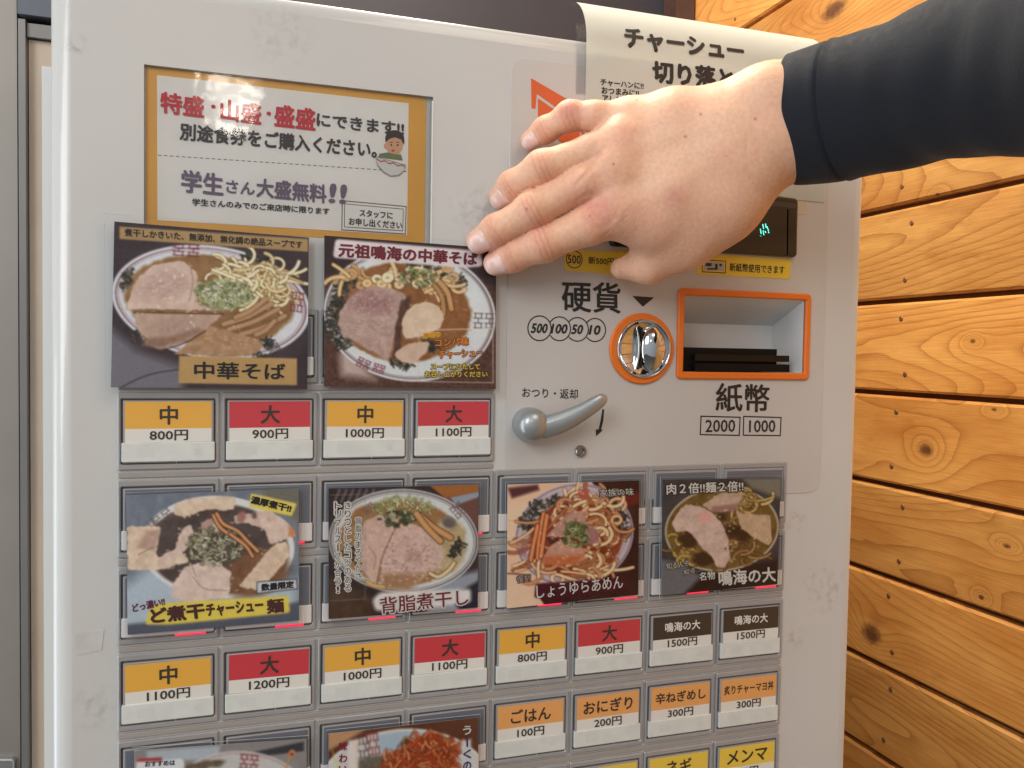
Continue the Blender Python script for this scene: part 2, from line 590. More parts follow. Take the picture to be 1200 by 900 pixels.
# ------------------------------------------------------------------ ticket machine
tm = empty('ticket_machine', (0.19, 0.2, 0.0), 'large light grey ramen ticket vending machine with rows of price buttons', 'ticket machine')
paint = mat('machine_paint', (199, 199, 196), 0.32, var=0.035, vscale=9, bump=0.05, bscale=900, coat=0.45)
_n, _l = paint.node_tree.nodes, paint.node_tree.links
_b = _n['Principled BSDF']; _src = _b.inputs['Base Color'].links[0].from_socket
_g = _n.new('ShaderNodeNewGeometry'); _t = _n.new('ShaderNodeTexNoise'); _t.inputs['Scale'].default_value = 230; _t.inputs['Detail'].default_value = 5
_l.new(_g.outputs['Position'], _t.inputs['Vector'])
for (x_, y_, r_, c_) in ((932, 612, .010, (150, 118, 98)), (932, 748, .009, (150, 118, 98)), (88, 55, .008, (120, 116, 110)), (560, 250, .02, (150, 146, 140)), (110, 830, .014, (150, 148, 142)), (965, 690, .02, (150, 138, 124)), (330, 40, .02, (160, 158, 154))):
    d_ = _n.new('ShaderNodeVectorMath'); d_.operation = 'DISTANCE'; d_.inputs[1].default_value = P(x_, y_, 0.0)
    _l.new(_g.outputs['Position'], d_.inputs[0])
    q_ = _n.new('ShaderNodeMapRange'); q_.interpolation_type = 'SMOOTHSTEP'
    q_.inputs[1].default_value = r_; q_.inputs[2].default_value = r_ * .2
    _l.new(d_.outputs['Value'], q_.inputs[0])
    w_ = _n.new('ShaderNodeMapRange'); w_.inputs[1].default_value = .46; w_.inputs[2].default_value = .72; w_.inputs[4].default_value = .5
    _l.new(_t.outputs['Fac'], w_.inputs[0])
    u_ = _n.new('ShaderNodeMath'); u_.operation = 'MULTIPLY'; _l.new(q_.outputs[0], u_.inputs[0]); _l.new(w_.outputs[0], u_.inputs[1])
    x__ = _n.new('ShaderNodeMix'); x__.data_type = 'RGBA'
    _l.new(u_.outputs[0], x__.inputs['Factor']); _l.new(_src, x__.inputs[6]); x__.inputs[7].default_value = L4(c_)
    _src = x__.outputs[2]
_l.new(_src, _b.inputs['Base Color'])
paint2 = mat('control_sheet', (194, 191, 187), 0.30, var=0.025, vscale=11, coat=0.2)
greyp = mat('button_plastic', (155, 153, 152), 0.25, var=0.05, vscale=60, coat=0.3)
stripp = mat('row_strip_plastic', (158, 152, 147), 0.35, var=0.04, vscale=50)
dark = mat('dark_gap', (84, 82, 84), 0.5)
black = mat('print_black', (34, 32, 31), 0.45)
whitep = mat('print_white', (226, 224, 218), 0.45)
orange = mat('print_orange', (224, 112, 44), 0.45)
yellow = mat('sticker_yellow', (226, 196, 62), 0.4)


def cellX(u): return u * S
def cellZ(v): return Z0 - v * ROWA * S


nx0, nx1, nz0, nz1 = 0.0112, 0.1418, Z0 + 0.1130, Z0 + 0.1850
bx0, bx1, bz0, bz1 = 0.2824, 0.3607, Z0 + 0.0513, Z0 + 0.0930
fp = MB()
zb = 0.25
R_ = 0.009
outl = rect(XL, zb, XR, TOP)
loops = []
for a in np.linspace(0, 90, 7):
    loops.append((inset(outl, R_ * (1 - math.cos(rad(a)))), -R_ * (1 - math.sin(rad(a)))))
loops = [(outl, -0.030)] + loops
V = np.concatenate([np.stack([q[:, 0], np.full(4, -d), q[:, 1]], 1) for q, d in loops])
Fc = []
for k in range(len(loops) - 1):
    for i in range(4):
        j = (i + 1) % 4
        Fc.append([k * 4 + i, k * 4 + j, (k + 1) * 4 + j, (k + 1) * 4 + i])
fp.add(V, Fc)
xs = [XL + R_, nx0, nx1, bx0, bx1, XR - R_]
zs = [zb + R_, bz0, bz1, nz0, nz1, TOP - R_]
for i in range(5):
    for j in range(5):
        if (i == 1 and j == 3) or (i == 3 and j == 1):
            continue
        fp.add([(xs[i], 0, zs[j]), (xs[i + 1], 0, zs[j]), (xs[i + 1], 0, zs[j + 1]), (xs[i], 0, zs[j + 1])], [(0, 1, 2, 3)])
# reveal of the notice window
dn = 0.0026
for (a, c) in (((nx0, nz0), (nx1, nz0)), ((nx1, nz0), (nx1, nz1)), ((nx1, nz1), (nx0, nz1)), ((nx0, nz1), (nx0, nz0))):
    fp.add([(a[0], 0, a[1]), (a[0], dn, a[1]), (c[0], dn, c[1]), (c[0], 0, c[1])], [(0, 1, 2, 3)])
fp.add([(nx0, dn, nz0), (nx1, dn, nz0), (nx1, dn, nz1), (nx0, dn, nz1)], [(0, 1, 2, 3)])
o = fp.build('front_panel', paint, tm)
for p_ in o.data.polygons[4:28]:
    p_.use_smooth = True
bd = MB(); box(bd, (XL + 0.004, 0.0305, 0.02), (XR - 0.004, 0.42, TOP - 0.006))
bd.build('cabinet', mat('cabinet_paint', (170, 168, 165), 0.45, var=0.04), tm)
pl_ = MB(); box(pl_, (XL + 0.006, 0.004, 0.02), (XR - 0.006, 0.030, zb - 0.004))
pl_.build('lower_door', paint, tm)

# control sheet (thin overlay with round corners)
cs = MB()
cq = rect(0.1815, Z0 - 0.0185, 0.3752, Z0 + 0.2095)
co_ = rq(cq, 0.009, 8)
# leave the bill opening clear: build it as a frame of strips round the opening
for (a, b, c, d) in ((0.1815, Z0 - 0.0185, bx0, Z0 + 0.2095), (bx1, Z0 - 0.0185, 0.3752, Z0 + 0.2095), (bx0, Z0 - 0.0185, bx1, bz0), (bx0, bz1, bx1, Z0 + 0.2095)):
    pass
ring_in = np.array(rq(rect(bx0, bz0, bx1, bz1), 0.0001, 8))
ring(cs, co_, ring_in, 0.0, 0.00045, 0.00018)
cs.build('control_sheet', paint2, tm)
CD = 0.00045                     # face of the control sheet

# orange arrow emblem
em = MB()
prism(em, xz((622, 92), (706, 141), (716, 156), (716, 172), (628.5, 110), (627, 128), (622.5, 127)), CD, CD + 0.0002, 0, 0)
prism(em, xz((630, 115.5), (679, 149.5), (679, 154), (678, 164), (659, 168), (630, 140)), CD, CD + 0.0002, 0, 0)
prism(em, xz((679, 149.5), (716, 176), (700, 184), (679, 154)), CD, CD + 0.0002, 0, 0)
prism(em, xz((648, 160), (679, 153), (678, 162), (658, 167.5)), CD + 0.0002, CD + 0.0003, 0, 0)
em.build('arrow_emblem', mat('emblem_orange', (206, 92, 40), 0.45), tm)

# printed lettering on the control sheet
pr = MB()
TD = CD + 0.00012
ptext(pr, '硬貨', (659, 364.5), (727, 367), (658.5, 329), TD, bold=0.018)
pr2, pr3 = MB(), MB()
ptext(pr2, '紙幣', (839, 481.5), (901, 483), (839.5, 449), TD, bold=0.018)
ptext(pr3, 'おつり・返却', (612, 465.5), (677, 467.5), (612, 454), TD, bold=0.012)
pr.add(np.array([P(741, 346.7, TD), P(766.7, 348.5, TD), P(753.3, 359.5, TD)]), [(0, 2, 1)])
cents = [(632.3, 384.7, '500', 14.2), (655.7, 385.3, '100', 13.6), (676.7, 386, '50', 13.4), (697.3, 386.7, '10', 13.0)]
prev = None
for (cx, cy, s, r) in cents:
    c = P(cx, cy, TD); rw = (P(cx + r, cy, TD) - c)[0]
    t = np.linspace(0, 2 * np.pi, 72, endpoint=False)
    for i in range(72):
        a, bb = t[i], t[(i + 1) % 72]
        pa = (c[0] + rw * math.cos(a), c[2] + rw * math.sin(a))
        if prev is not None and math.hypot(pa[0] - prev[0], pa[1] - prev[1]) < prev[2]:
            continue
        V = []
        for aa in (a, bb):
            for q in (rw, rw - 0.00062):
                V.append((c[0] + q * math.cos(aa), -TD, c[2] + q * math.sin(aa)))
        pr.add(V, [(0, 1, 3, 2)])
    prev = (c[0], c[2], rw)
    w = 0.0047 if len(s) == 3 else 0.0034
    sk = 0.0009
    text(pr, s, (c[0] - w, c[2] - 0.0024), (c[0] + w - sk, c[2] - 0.0024), (c[0] - w + sk, c[2] + 0.0024), TD, bold=0.035)
for (q, s) in ((((821, 487), (868, 488.3), (867, 511), (820, 510)), '2000'), (((871, 487.3), (916, 488.6), (915, 511.2), (870.5, 510.7)), '1000')):
    po = xz(*q, d=TD); ring(pr2, po, inset(po, 0.0007), TD - 0.0001, TD)
    cc = po.mean(0); ctext(pr2, s, cc[0], cc[1], 0.0068, TD, bold=0.014)
# curved return arrow under the lever
aw = xz((706, 479), (708, 480), (707, 493), (704.5, 503), (706.5, 504), (698.5, 511.5), (698, 503.5), (701.5, 503), (704, 492), d=TD)
n_ = len(aw); pr3.add(np.stack([aw[:, 0], np.full(n_, -TD), aw[:, 1]], 1), [tuple(range(n_))[::-1]])
for q_ in (pr, pr2, pr3):
    q_.build('printed_lettering', black, tm)

# yellow stickers
st = MB()
q1 = rq(xz((660.5, 292.5), (752, 296), (752, 325), (661.5, 317)), 0.0012)
prism(st, q1, CD, CD + 0.0003, 0, 0)
sd = CD + 0.00034
c = P(673, 304, sd); rw = 0.0047
ring(st, circ(c[0], c[2], rw, 32), circ(c[0], c[2], rw - 0.0005, 32), sd - 0.0001, sd, 0, 1)
ctext(st, '500', c[0], c[2], 0.0043, sd, maxw=0.0072, bold=0.014, m=1)
ptext(st, '新500円使用', (689.5, 309.3), (736, 312), (689.7, 300.5), sd, bold=0.016, m=1)
st.build('coin_sticker', [yellow, black], tm, label='yellow sticker with a circled 500, half covered by the thumb')
st = MB()
q2 = rq(xz((817, 296.8), (926, 304.2), (925, 327), (816, 321.5)), 0.0012)
prism(st, q2, CD, CD + 0.0003, 0, 0)
qq = xz((822.7, 304), (851, 305.5), (850.5, 320.5), (822.5, 319), d=sd)
ring(st, qq, inset(qq, 0.0005), sd - 0.0001, sd, 0, 1)
st.add([P(825, 306.5, sd), P(848.5, 307.5, sd), P(848.2, 318, sd), P(824.8, 317, sd)], [(3, 2, 1, 0)], 2)
for (x0_, y0_, w_, h_) in ((827, 308, 7, 4), (838, 309, 3, 6), (843, 309, 3, 3), (829, 314, 12, 2)):
    st.add([P(x0_, y0_, sd + .00006), P(x0_ + w_, y0_ + .4, sd + .00006), P(x0_ + w_, y0_ + h_, sd + .00006), P(x0_, y0_ + h_, sd + .00006)], [(3, 2, 1, 0)], 1)
ptext(st, '新紙幣使用できます', (855, 317.8), (919, 321.2), (855.3, 308), sd, bold=0.02, m=1)
st.build('banknote_sticker', [yellow, black, mat('print_grey', (170, 170, 165), 0.5)], tm, label='yellow sticker with a small banknote drawing')

# display
dp = MB()
dq = rq(xz((713, 205), (932, 233.5), (930.5, 302.5), (713, 289)), 0.003, 6)
prism(dp, dq, CD, 0.0032, 0.0012)
dsp = dp.build('display', mat('display_black', (24, 23, 24), 0.16, coat=0.4), tm)
dg = MB()
dd = 0.0034
prism(dg, xz((716, 213), (929, 240), (929, 245.5), (716, 219)), 0.0031, dd - 0.0001)
dg.build('top_bar', mat('display_bar', (62, 58, 56), 0.35), dsp)
dg = MB()
prism(dg, xz((918.3, 246), (920, 246.3), (919.3, 300.5), (917.8, 300.2)), 0.0031, dd - 0.0002)
dg.build('edge_line', mat('display_line', (10, 10, 10), 0.3), dsp)
dg = MB()
for (a, b_, c_, d_) in ((890.5, 268, 891.5, 274), (893.3, 262.5, 894.4, 268), (896.5, 262, 897.4, 267), (893.8, 270, 894.6, 275.5), (898.2, 265, 900.3, 271), (889.8, 275.8, 892, 276.8), (896, 270.5, 897, 272.8), (900, 271.5, 900.6, 273)):
    w_ = 1.1
    dg.add([P(a, b_, dd), P(a + w_, b_ + .2, dd), P(c_ + w_ * .9, d_ + .2, dd), P(c_, d_, dd)], [(3, 2, 1, 0)])
dg.build('lit_digit', mat('led_teal', (60, 220, 190), 0.4, emit=(90, 235, 205), estr=1.6), dsp)

def loft(mb, C, A, B, n=28, m=0, cap0=True, cap1=True):
    V = []
    for c, a, b in zip(C, A, B):
        for t in np.linspace(0, 2 * np.pi, n, endpoint=False):
            V.append(np.asarray(c) + np.asarray(a) * math.cos(t) + np.asarray(b) * math.sin(t))
    k = len(C)
    Fc = [(i * n + j, i * n + (j + 1) % n, (i + 1) * n + (j + 1) % n, (i + 1) * n + j) for i in range(k - 1) for j in range(n)]
    if cap0: Fc.append(tuple(range(n))[::-1])
    if cap1: Fc.append(tuple(range((k - 1) * n, k * n)))
    mb.add(V, Fc, m)
    return mb


# coin slot
cs_ = empty('coin_slot', P(752.5, 408.6), None, None); cs_.parent = tm
cs_.location = WLOC[cs_.name] - WLOC[tm.name]
cc = P(751, 408.6); ccx, ccz = cc[0], cc[2]
ch = mat('chrome', (205, 205, 205), 0.06, metal=1.0)
t_ = MB(); ro = (P(788, 408.6) - P(713, 408.6))[0] / 2
ring(t_, circ(ccx, ccz, ro, 64), circ(ccx + 0.0006, ccz, ro * 0.80, 64), CD, 0.0021, 0.0006)
t_.build('orange_ring', mat('orange_plastic', (226, 116, 36), 0.38), cs_)
dx, dz = ccx + 0.0006, ccz
r0 = ro * 0.83
prof = [(1.0, 0.0012), (1.0, 0.0030), (0.97, 0.0036), (0.93, 0.0033), (0.90, 0.0022), (0.80, 0.0006), (0.62, -0.0012 + 0.003), (0.40, 0.0012), (0.2, 0.0010), (0.02, 0.0009)]
prof = [(1.0, 0.0012), (1.0, 0.0031), (0.975, 0.0037), (0.94, 0.0034), (0.915, 0.0026), (0.80, 0.0019), (0.62, 0.0011), (0.40, 0.0006), (0.2, 0.0003), (0.02, 0.0002)]
nn = 64
V = []
for (q, d) in prof:
    for a in np.linspace(0, 2 * np.pi, nn, endpoint=False):
        V.append((dx + r0 * q * math.cos(a), -d, dz + r0 * q * math.sin(a)))
t_ = MB(); t_.add(V, [(k * nn + i, k * nn + (i + 1) % nn, (k + 1) * nn + (i + 1) % nn, (k + 1) * nn + i) for k in range(len(prof) - 1) for i in range(nn)])
t_.build('chrome_dish', ch, cs_, smooth=True)
# raised half dome right of the slit and the cupped left half
V = []; NU, NV = 24, 32
for i in range(NU + 1):
    th = math.pi / 2 * i / NU
    for j in range(NV):
        a = 2 * math.pi * j / NV
        x_ = math.cos(a) * math.cos(th); z_ = math.sin(a) * math.cos(th)
        V.append((dx + r0 * (0.36 + 0.52 * x_), -0.0008 - 0.0062 * math.sin(th), dz + r0 * 0.82 * z_ * (1 - 0.22 * max(0, x_))))
t_ = MB(); t_.add(V, [(k * NV + i, k * NV + (i + 1) % NV, (k + 1) * NV + (i + 1) % NV, (k + 1) * NV + i) for k in range(NU) for i in range(NV)])
t_.build('coin_dome', ch, cs_, smooth=True)
t_ = MB()
C, A, B = [], [], []
for t in np.linspace(-1, 1, 15):                 # rounded lip standing left of the slit
    C.append((dx - r0 * (0.20 + 0.12 * t * t), -0.0016, dz + r0 * 0.80 * t)); w_ = r0 * 0.06 * math.sqrt(max(0.02, 1 - t * t))
    A.append((w_, 0, 0)); B.append((0, -0.0022 * math.sqrt(max(0.02, 1 - t * t)), 0))
loft(t_, C, A, B, 16); t_.build('coin_lip', ch, cs_, smooth=True)
t_ = MB(); prism(t_, rq(rect(dx - r0 * 0.15, dz - r0 * 0.66, dx - r0 * 0.075, dz + r0 * 0.72), 0.0008), 0.0006, 0.0032)
t_.build('slit', mat('slit_black', (8, 8, 8), 0.5), cs_)

# banknote slot
bs = empty('banknote_slot', P(870, 392), None, None); bs.parent = tm
bs.location = WLOC[bs.name] - WLOC[tm.name]
t_ = MB()
oo = rq(rect(bx0 - 0.0038, bz0 - 0.0040, bx1 + 0.0036, bz1 + 0.0038), 0.003, 6)
ii = rq(rect(bx0, bz0, bx1, bz1), 0.0006, 6)
ring(t_, oo, ii, 0.0, 0.0024, 0.0007)
t_.build('orange_frame', mat('orange_plastic'), bs)
t_ = MB(); dpt = 0.024; hb = 0.014
zc_ = bz1 - hb
A = [(bx0, 0, bz0), (bx1, 0, bz0), (bx1, 0, bz1), (bx0, 0, bz1)]
B = [(bx0, dpt, bz0), (bx1 - 0.004, dpt, bz0), (bx1 - 0.004, dpt, zc_), (bx0, dpt, zc_)]
t_.add(A + B, [(0, 1, 5, 4), (1, 2, 6, 5), (2, 3, 7, 6), (3, 0, 4, 7), (4, 5, 6, 7)])
t_.build('recess', mat('recess_white', (214, 214, 212), 0.4), bs)
blk = mat('feeder_black', (11, 10, 10), 0.55, spec=0.2)
t_ = MB(); box(t_, (bx0 + 0.0004, 0.004, bz0 + 0.0003), (bx1 - 0.0145, dpt - 0.0004, bz0 + 0.0135))
ft = t_.build('feeder', blk, bs)
t_ = MB()
box(t_, (bx0 + 0.0085, 0.0005, bz0 + 0.0062), (bx1 - 0.0085, 0.0034, bz0 + 0.0098))
t_.build('feeder_lip', mat('lip_black', (15, 14, 14), 0.3, spec=0.3), ft)
t_ = MB()
box(t_, (bx0 + 0.0085, 0.0002, bz0 + 0.0004), (bx1 - 0.0085, 0.0036, bz0 + 0.0048))
t_.build('feeder_tray', blk, ft)


# change return lever
lv = empty('return_lever', P(623, 497), None, None); lv.parent = tm
lv.location = WLOC[lv.name] - WLOC[tm.name]
silver = mat('lever_silver', (160, 165, 165), 0.36, metal=0.6, var=0.05, vscale=80, coat=0.3)
kc = P(622.5, 497.5, 0.006)
kr = 0.0086
V, C, A, B = [], [], [], []
for (q, d) in ((1.0, CD), (1.02, 0.004), (1.0, 0.0075), (0.93, 0.0105), (0.78, 0.0128), (0.55, 0.0142), (0.28, 0.0149), (0.04, 0.0151)):
    C.append((kc[0], -d, kc[2])); A.append((kr * q, 0, 0)); B.append((0, 0, kr * q))
t_ = MB(); loft(t_, C, A, B, 36, cap0=False); t_.build('knob', silver, lv, smooth=True)
pts = [(622, 503, 11.0), (638, 501.0, 13.6), (655, 495.8, 13.0), (670, 489.5, 11.8), (684, 482, 10.2), (696, 474.5, 9.2), (704, 469, 8.0), (708.5, 465.8, 5.8), (710.2, 464.4, 2.6), (710.8, 464.0, 0.3)]
dep = [0.009, 0.010, 0.0115, 0.013, 0.0142, 0.0150, 0.0153, 0.0154, 0.0154, 0.0154]
C, A, B = [], [], []
cw = [P(x, y, d) for (x, y, r), d in zip(pts, dep)]
for i, ((x, y, r), d) in enumerate(zip(pts, dep)):
    tg = cw[min(i + 1, len(cw) - 1)] - cw[max(i - 1, 0)]; tg /= np.linalg.norm(tg)
    rr = r * depth_at(cw[i]) / F
    side = np.cross(tg, (0, 1, 0)); side /= np.linalg.norm(side)
    dn_ = np.cross(tg, side)
    C.append(cw[i]); A.append(side * rr); B.append(dn_ * rr * 0.62)
t_ = MB(); loft(t_, C, A, B, 28); t_.build('handle', silver, lv, smooth=True)

# small lock below the lever
t_ = MB(); kc = P(679.5, 528.3)
C = [(kc[0], -d, kc[2]) for d in (0, 0.0018, 0.0024, 0.0024, 0.0012)]
rr = [0.0031, 0.0031, 0.0026, 0.0017, 0.0015]
loft(t_, C, [(r, 0, 0) for r in rr], [(0, 0, r) for r in rr], 24, cap0=False)
t_.build('lock', mat('lock_steel', (150, 146, 140), 0.25, metal=0.9), tm, smooth=False)

# tape left on the paint
for (q, nme) in ((((88, 742), (122, 738), (119, 762), (90, 768)), 0), (((903, 228), (944, 233), (944, 252), (904, 249)), 1)):
    t_ = MB(); prism(t_, xz(*q), 0.0, 0.0002 if nme == 0 else CD + 0.0002)
    t_.build('tape', mat('old_tape', (196, 186, 166), 0.3, var=0.08, vscale=90) if nme else mat('tape_residue', (194, 194, 190), 0.6, var=0.06, vscale=120), tm)

# ------------------------------------------------------------------ buttons
HEAD = {'y': mat('label_amber', (226, 170, 66), 0.42, coat=0.4), 'r': mat('label_red', (196, 58, 66), 0.42, coat=0.4),
        'k': mat('label_black', (58, 50, 42), 0.42, coat=0.4), 'o': mat('label_apricot', (226, 162, 96), 0.42, coat=0.4),
        'l': mat('label_yellow', (228, 196, 76), 0.42, coat=0.4)}
lab_white = mat('label_white', (222, 220, 212), 0.45, coat=0.4)
lab_blank = mat('label_blank', (104, 108, 118), 0.35, coat=0.4)
strip_m = mat('strip_white', (212, 216, 211), 0.32, var=0.05, vscale=150, coat=0.3)
faint = mat('strip_mark', (206, 211, 206), 0.4)
ink = mat('label_ink', (58, 50, 42), 0.5)
ink_w = mat('label_ink_white', (225, 222, 214), 0.5)
ledm = mat('led_red', (230, 40, 70), 0.4, emit=(255, 40, 80), estr=1.1)
strip_lit = mat('strip_lit', (214, 212, 208), 0.35, emit=(255, 60, 100), estr=0.012)


_bj = random.Random(21)


def button(u, v, kind=None, name=None, price=None, size=0.21, lit=False):
    X = lambda f: cellX(u + f)
    Zf = lambda f: cellZ(v + f)
    R4 = lambda a, b, c, d: rect(X(a), Zf(d), X(c), Zf(b))
    o = empty('button', (X(0.5), 0, Zf(0.45)), None, None)
    o.parent = tm; o.location = WLOC[o.name] - WLOC[tm.name]
    lbl = None
    if name:
        colr = {'y': 'amber', 'r': 'red', 'k': 'black', 'o': 'apricot', 'l': 'yellow'}[kind]
        lbl = colr + ' button reading ' + name + (' ' + price if price else '')
        o['label'] = lbl
    b = MB()
    ring(b, rq(R4(0.012, 0.0, 0.988, 0.885), 0.0008, 3), rq(R4(0.043, 0.075, 0.947, 0.822), 0.0008, 3), 0.0, 0.0015, 0.0005)
    b.build('bezel', greyp, o)
    b = MB(); p = R4(0.04, 0.07, 0.95, 0.83); b.add([(x, -0.0003, z) for x, z in p], [(0, 1, 2, 3)])
    b.build('well', dark, o)
    b = MB(); prism(b, rq(R4(0.066, 0.093, 0.930, 0.806), 0.0005, 3), 0.0003, 0.0017, 0.0004)
    b.build('cap', greyp, o)
    b = MB(); d = 0.00178
    jx, jz, ja = _bj.uniform(-.00022, .00022), _bj.uniform(-.0002, .0002), rad(_bj.uniform(-.55, .55))
    if name:
        h = 0.417 + _bj.uniform(-.012, .012)
        b.add([(x, -d, z) for x, z in R4(0.087, 0.108, 0.912, h)], [(0, 1, 2, 3)], 0)
        b.add([(x, -d, z) for x, z in R4(0.087, h, 0.912, 0.572)], [(0, 1, 2, 3)], 1)
        ctext(b, name, X(0.50), Zf(0.262), size * ROWA * S, d + 0.0001, maxw=0.74 * S, bold=0.022, m=3 if kind == 'k' else 2)
        if price:
            ctext(b, price, X(0.50), Zf(0.492), 0.118 * ROWA * S, d + 0.0001, bold=0.018, m=2, widen=1.22)
        for a_ in b.v:                            # every insert sits a little differently
            dx_, dz_ = a_[:, 0] - X(.5), a_[:, 2] - Zf(.34)
            a_[:, 0] = X(.5) + dx_ * math.cos(ja) - dz_ * math.sin(ja) + jx; a_[:, 2] = Zf(.34) + dx_ * math.sin(ja) + dz_ * math.cos(ja) + jz
        b.build('price_label', [HEAD[kind], lab_white, ink, ink_w], o)
    else:
        b.add([(x, -d, z) for x, z in R4(0.087, 0.108, 0.912, 0.572)], [(0, 1, 2, 3)], 0)
        b.build('price_label', lab_blank, o)
    b = MB(); prism(b, rq(R4(0.053, 0.572, 0.941, 0.790), 0.0004, 3), 0.0003, 0.0024, 0.0003)
    if not lit:
        d = 0.00246
        ctext(b, '×', X(0.77), Zf(0.68), 0.0028, d, bold=0.0, m=1)
        b.add([(x, -d, z) for x, z in R4(0.20, 0.63, 0.36, 0.735)], [(0, 1, 2, 3)], 1)
        ctext(b, '|', X(0.57), Zf(0.795), 0.0016, 0.0025, bold=0.0, m=2)
    b.build('strip', [strip_lit if lit else strip_m, faint, whitep], o)
    if lit:
        b = MB(); box(b, (X(0.56), -0.0018, Zf(0.815)), (X(0.86), -0.0006, Zf(0.797)))
        b.build('lamp', ledm, o)
    return o


rowA = [('y', '中', '800円'), ('r', '大', '900円'), ('y', '中', '1000円'), ('r', '大', '1100円')]
rowD = [('y', '中', '1100円'), ('r', '大', '1200円'), ('y', '中', '1000円'), ('r', '大', '1100円'), ('y', '中', '800円'), ('r', '大', '900円'),
        ('k', '鳴海の大', '1500円'), ('k', '鳴海の大', '1500円')]
rowE = [('o', 'ごはん', '100円', 0.175), ('o', 'おにぎり', '200円', 0.175), ('o', '辛ねぎめし', '300円', 0.15), ('o', '炙りチャーマヨ丼', '300円', 0.13)]
rowF = [('l', '味玉', '100円'), ('l', 'のり', '100円'), ('l', 'ネギ', '100円'), ('l', 'メンマ', '100円')]
for u in range(4):
    button(u, -1, *rowA[u])
for u in range(8):
    k = rowD[u]
    button(u, 2, *k, size=0.21 if len(k[1]) == 1 else 0.13)
for u in range(4):
    button(u + 4, 3, *rowE[u]); button(u + 4, 4, *rowF[u], size=0.19)
for u in range(8):
    for v in (0, 1):
        button(u, v, lit=True)
for u in range(4):
    button(u, 3, lit=True)
    button(u, -2)
for v, n_ in ((-2, 4), (-1, 4), (0, 8), (1, 8), (2, 8), (3, 8)):
    b = MB()
    prism(b, rect(cellX(0.02), cellZ(v + 0.975), cellX(n_ - 0.02), cellZ(v + 0.912)), 0.0, 0.0010, 0.0003)
    b.build('row_strip', stripp, tm)


# ------------------------------------------------------------------ printed pictures (each a dense sheet whose points carry the printed colours)
def vnoise(x, y, seed=0):
    """smooth value noise, 0..1"""
    xi, yi = np.floor(x).astype(np.int64), np.floor(y).astype(np.int64)
    xf, yf = x - xi, y - yi
    u, v = xf * xf * (3 - 2 * xf), yf * yf * (3 - 2 * yf)

    def h(a, b):
        n = (a * 374761393 + b * 668265263 + seed * 974711) & 0xffffffff
        n = ((n ^ (n >> 13)) * 1274126177) & 0xffffffff
        return ((n ^ (n >> 16)) & 0xffff) / 65535.0
    return (h(xi, yi) * (1 - u) + h(xi + 1, yi) * u) * (1 - v) + (h(xi, yi + 1) * (1 - u) + h(xi + 1, yi + 1) * u) * v


def fbm(x, y, seed=0, oct=4):
    s, a, t = 0, 0.5, 0
    for k in range(oct):
        s = s + a * vnoise(x * 2 ** k, y * 2 ** k, seed + k * 17); t += a; a *= 0.55
    return s / t


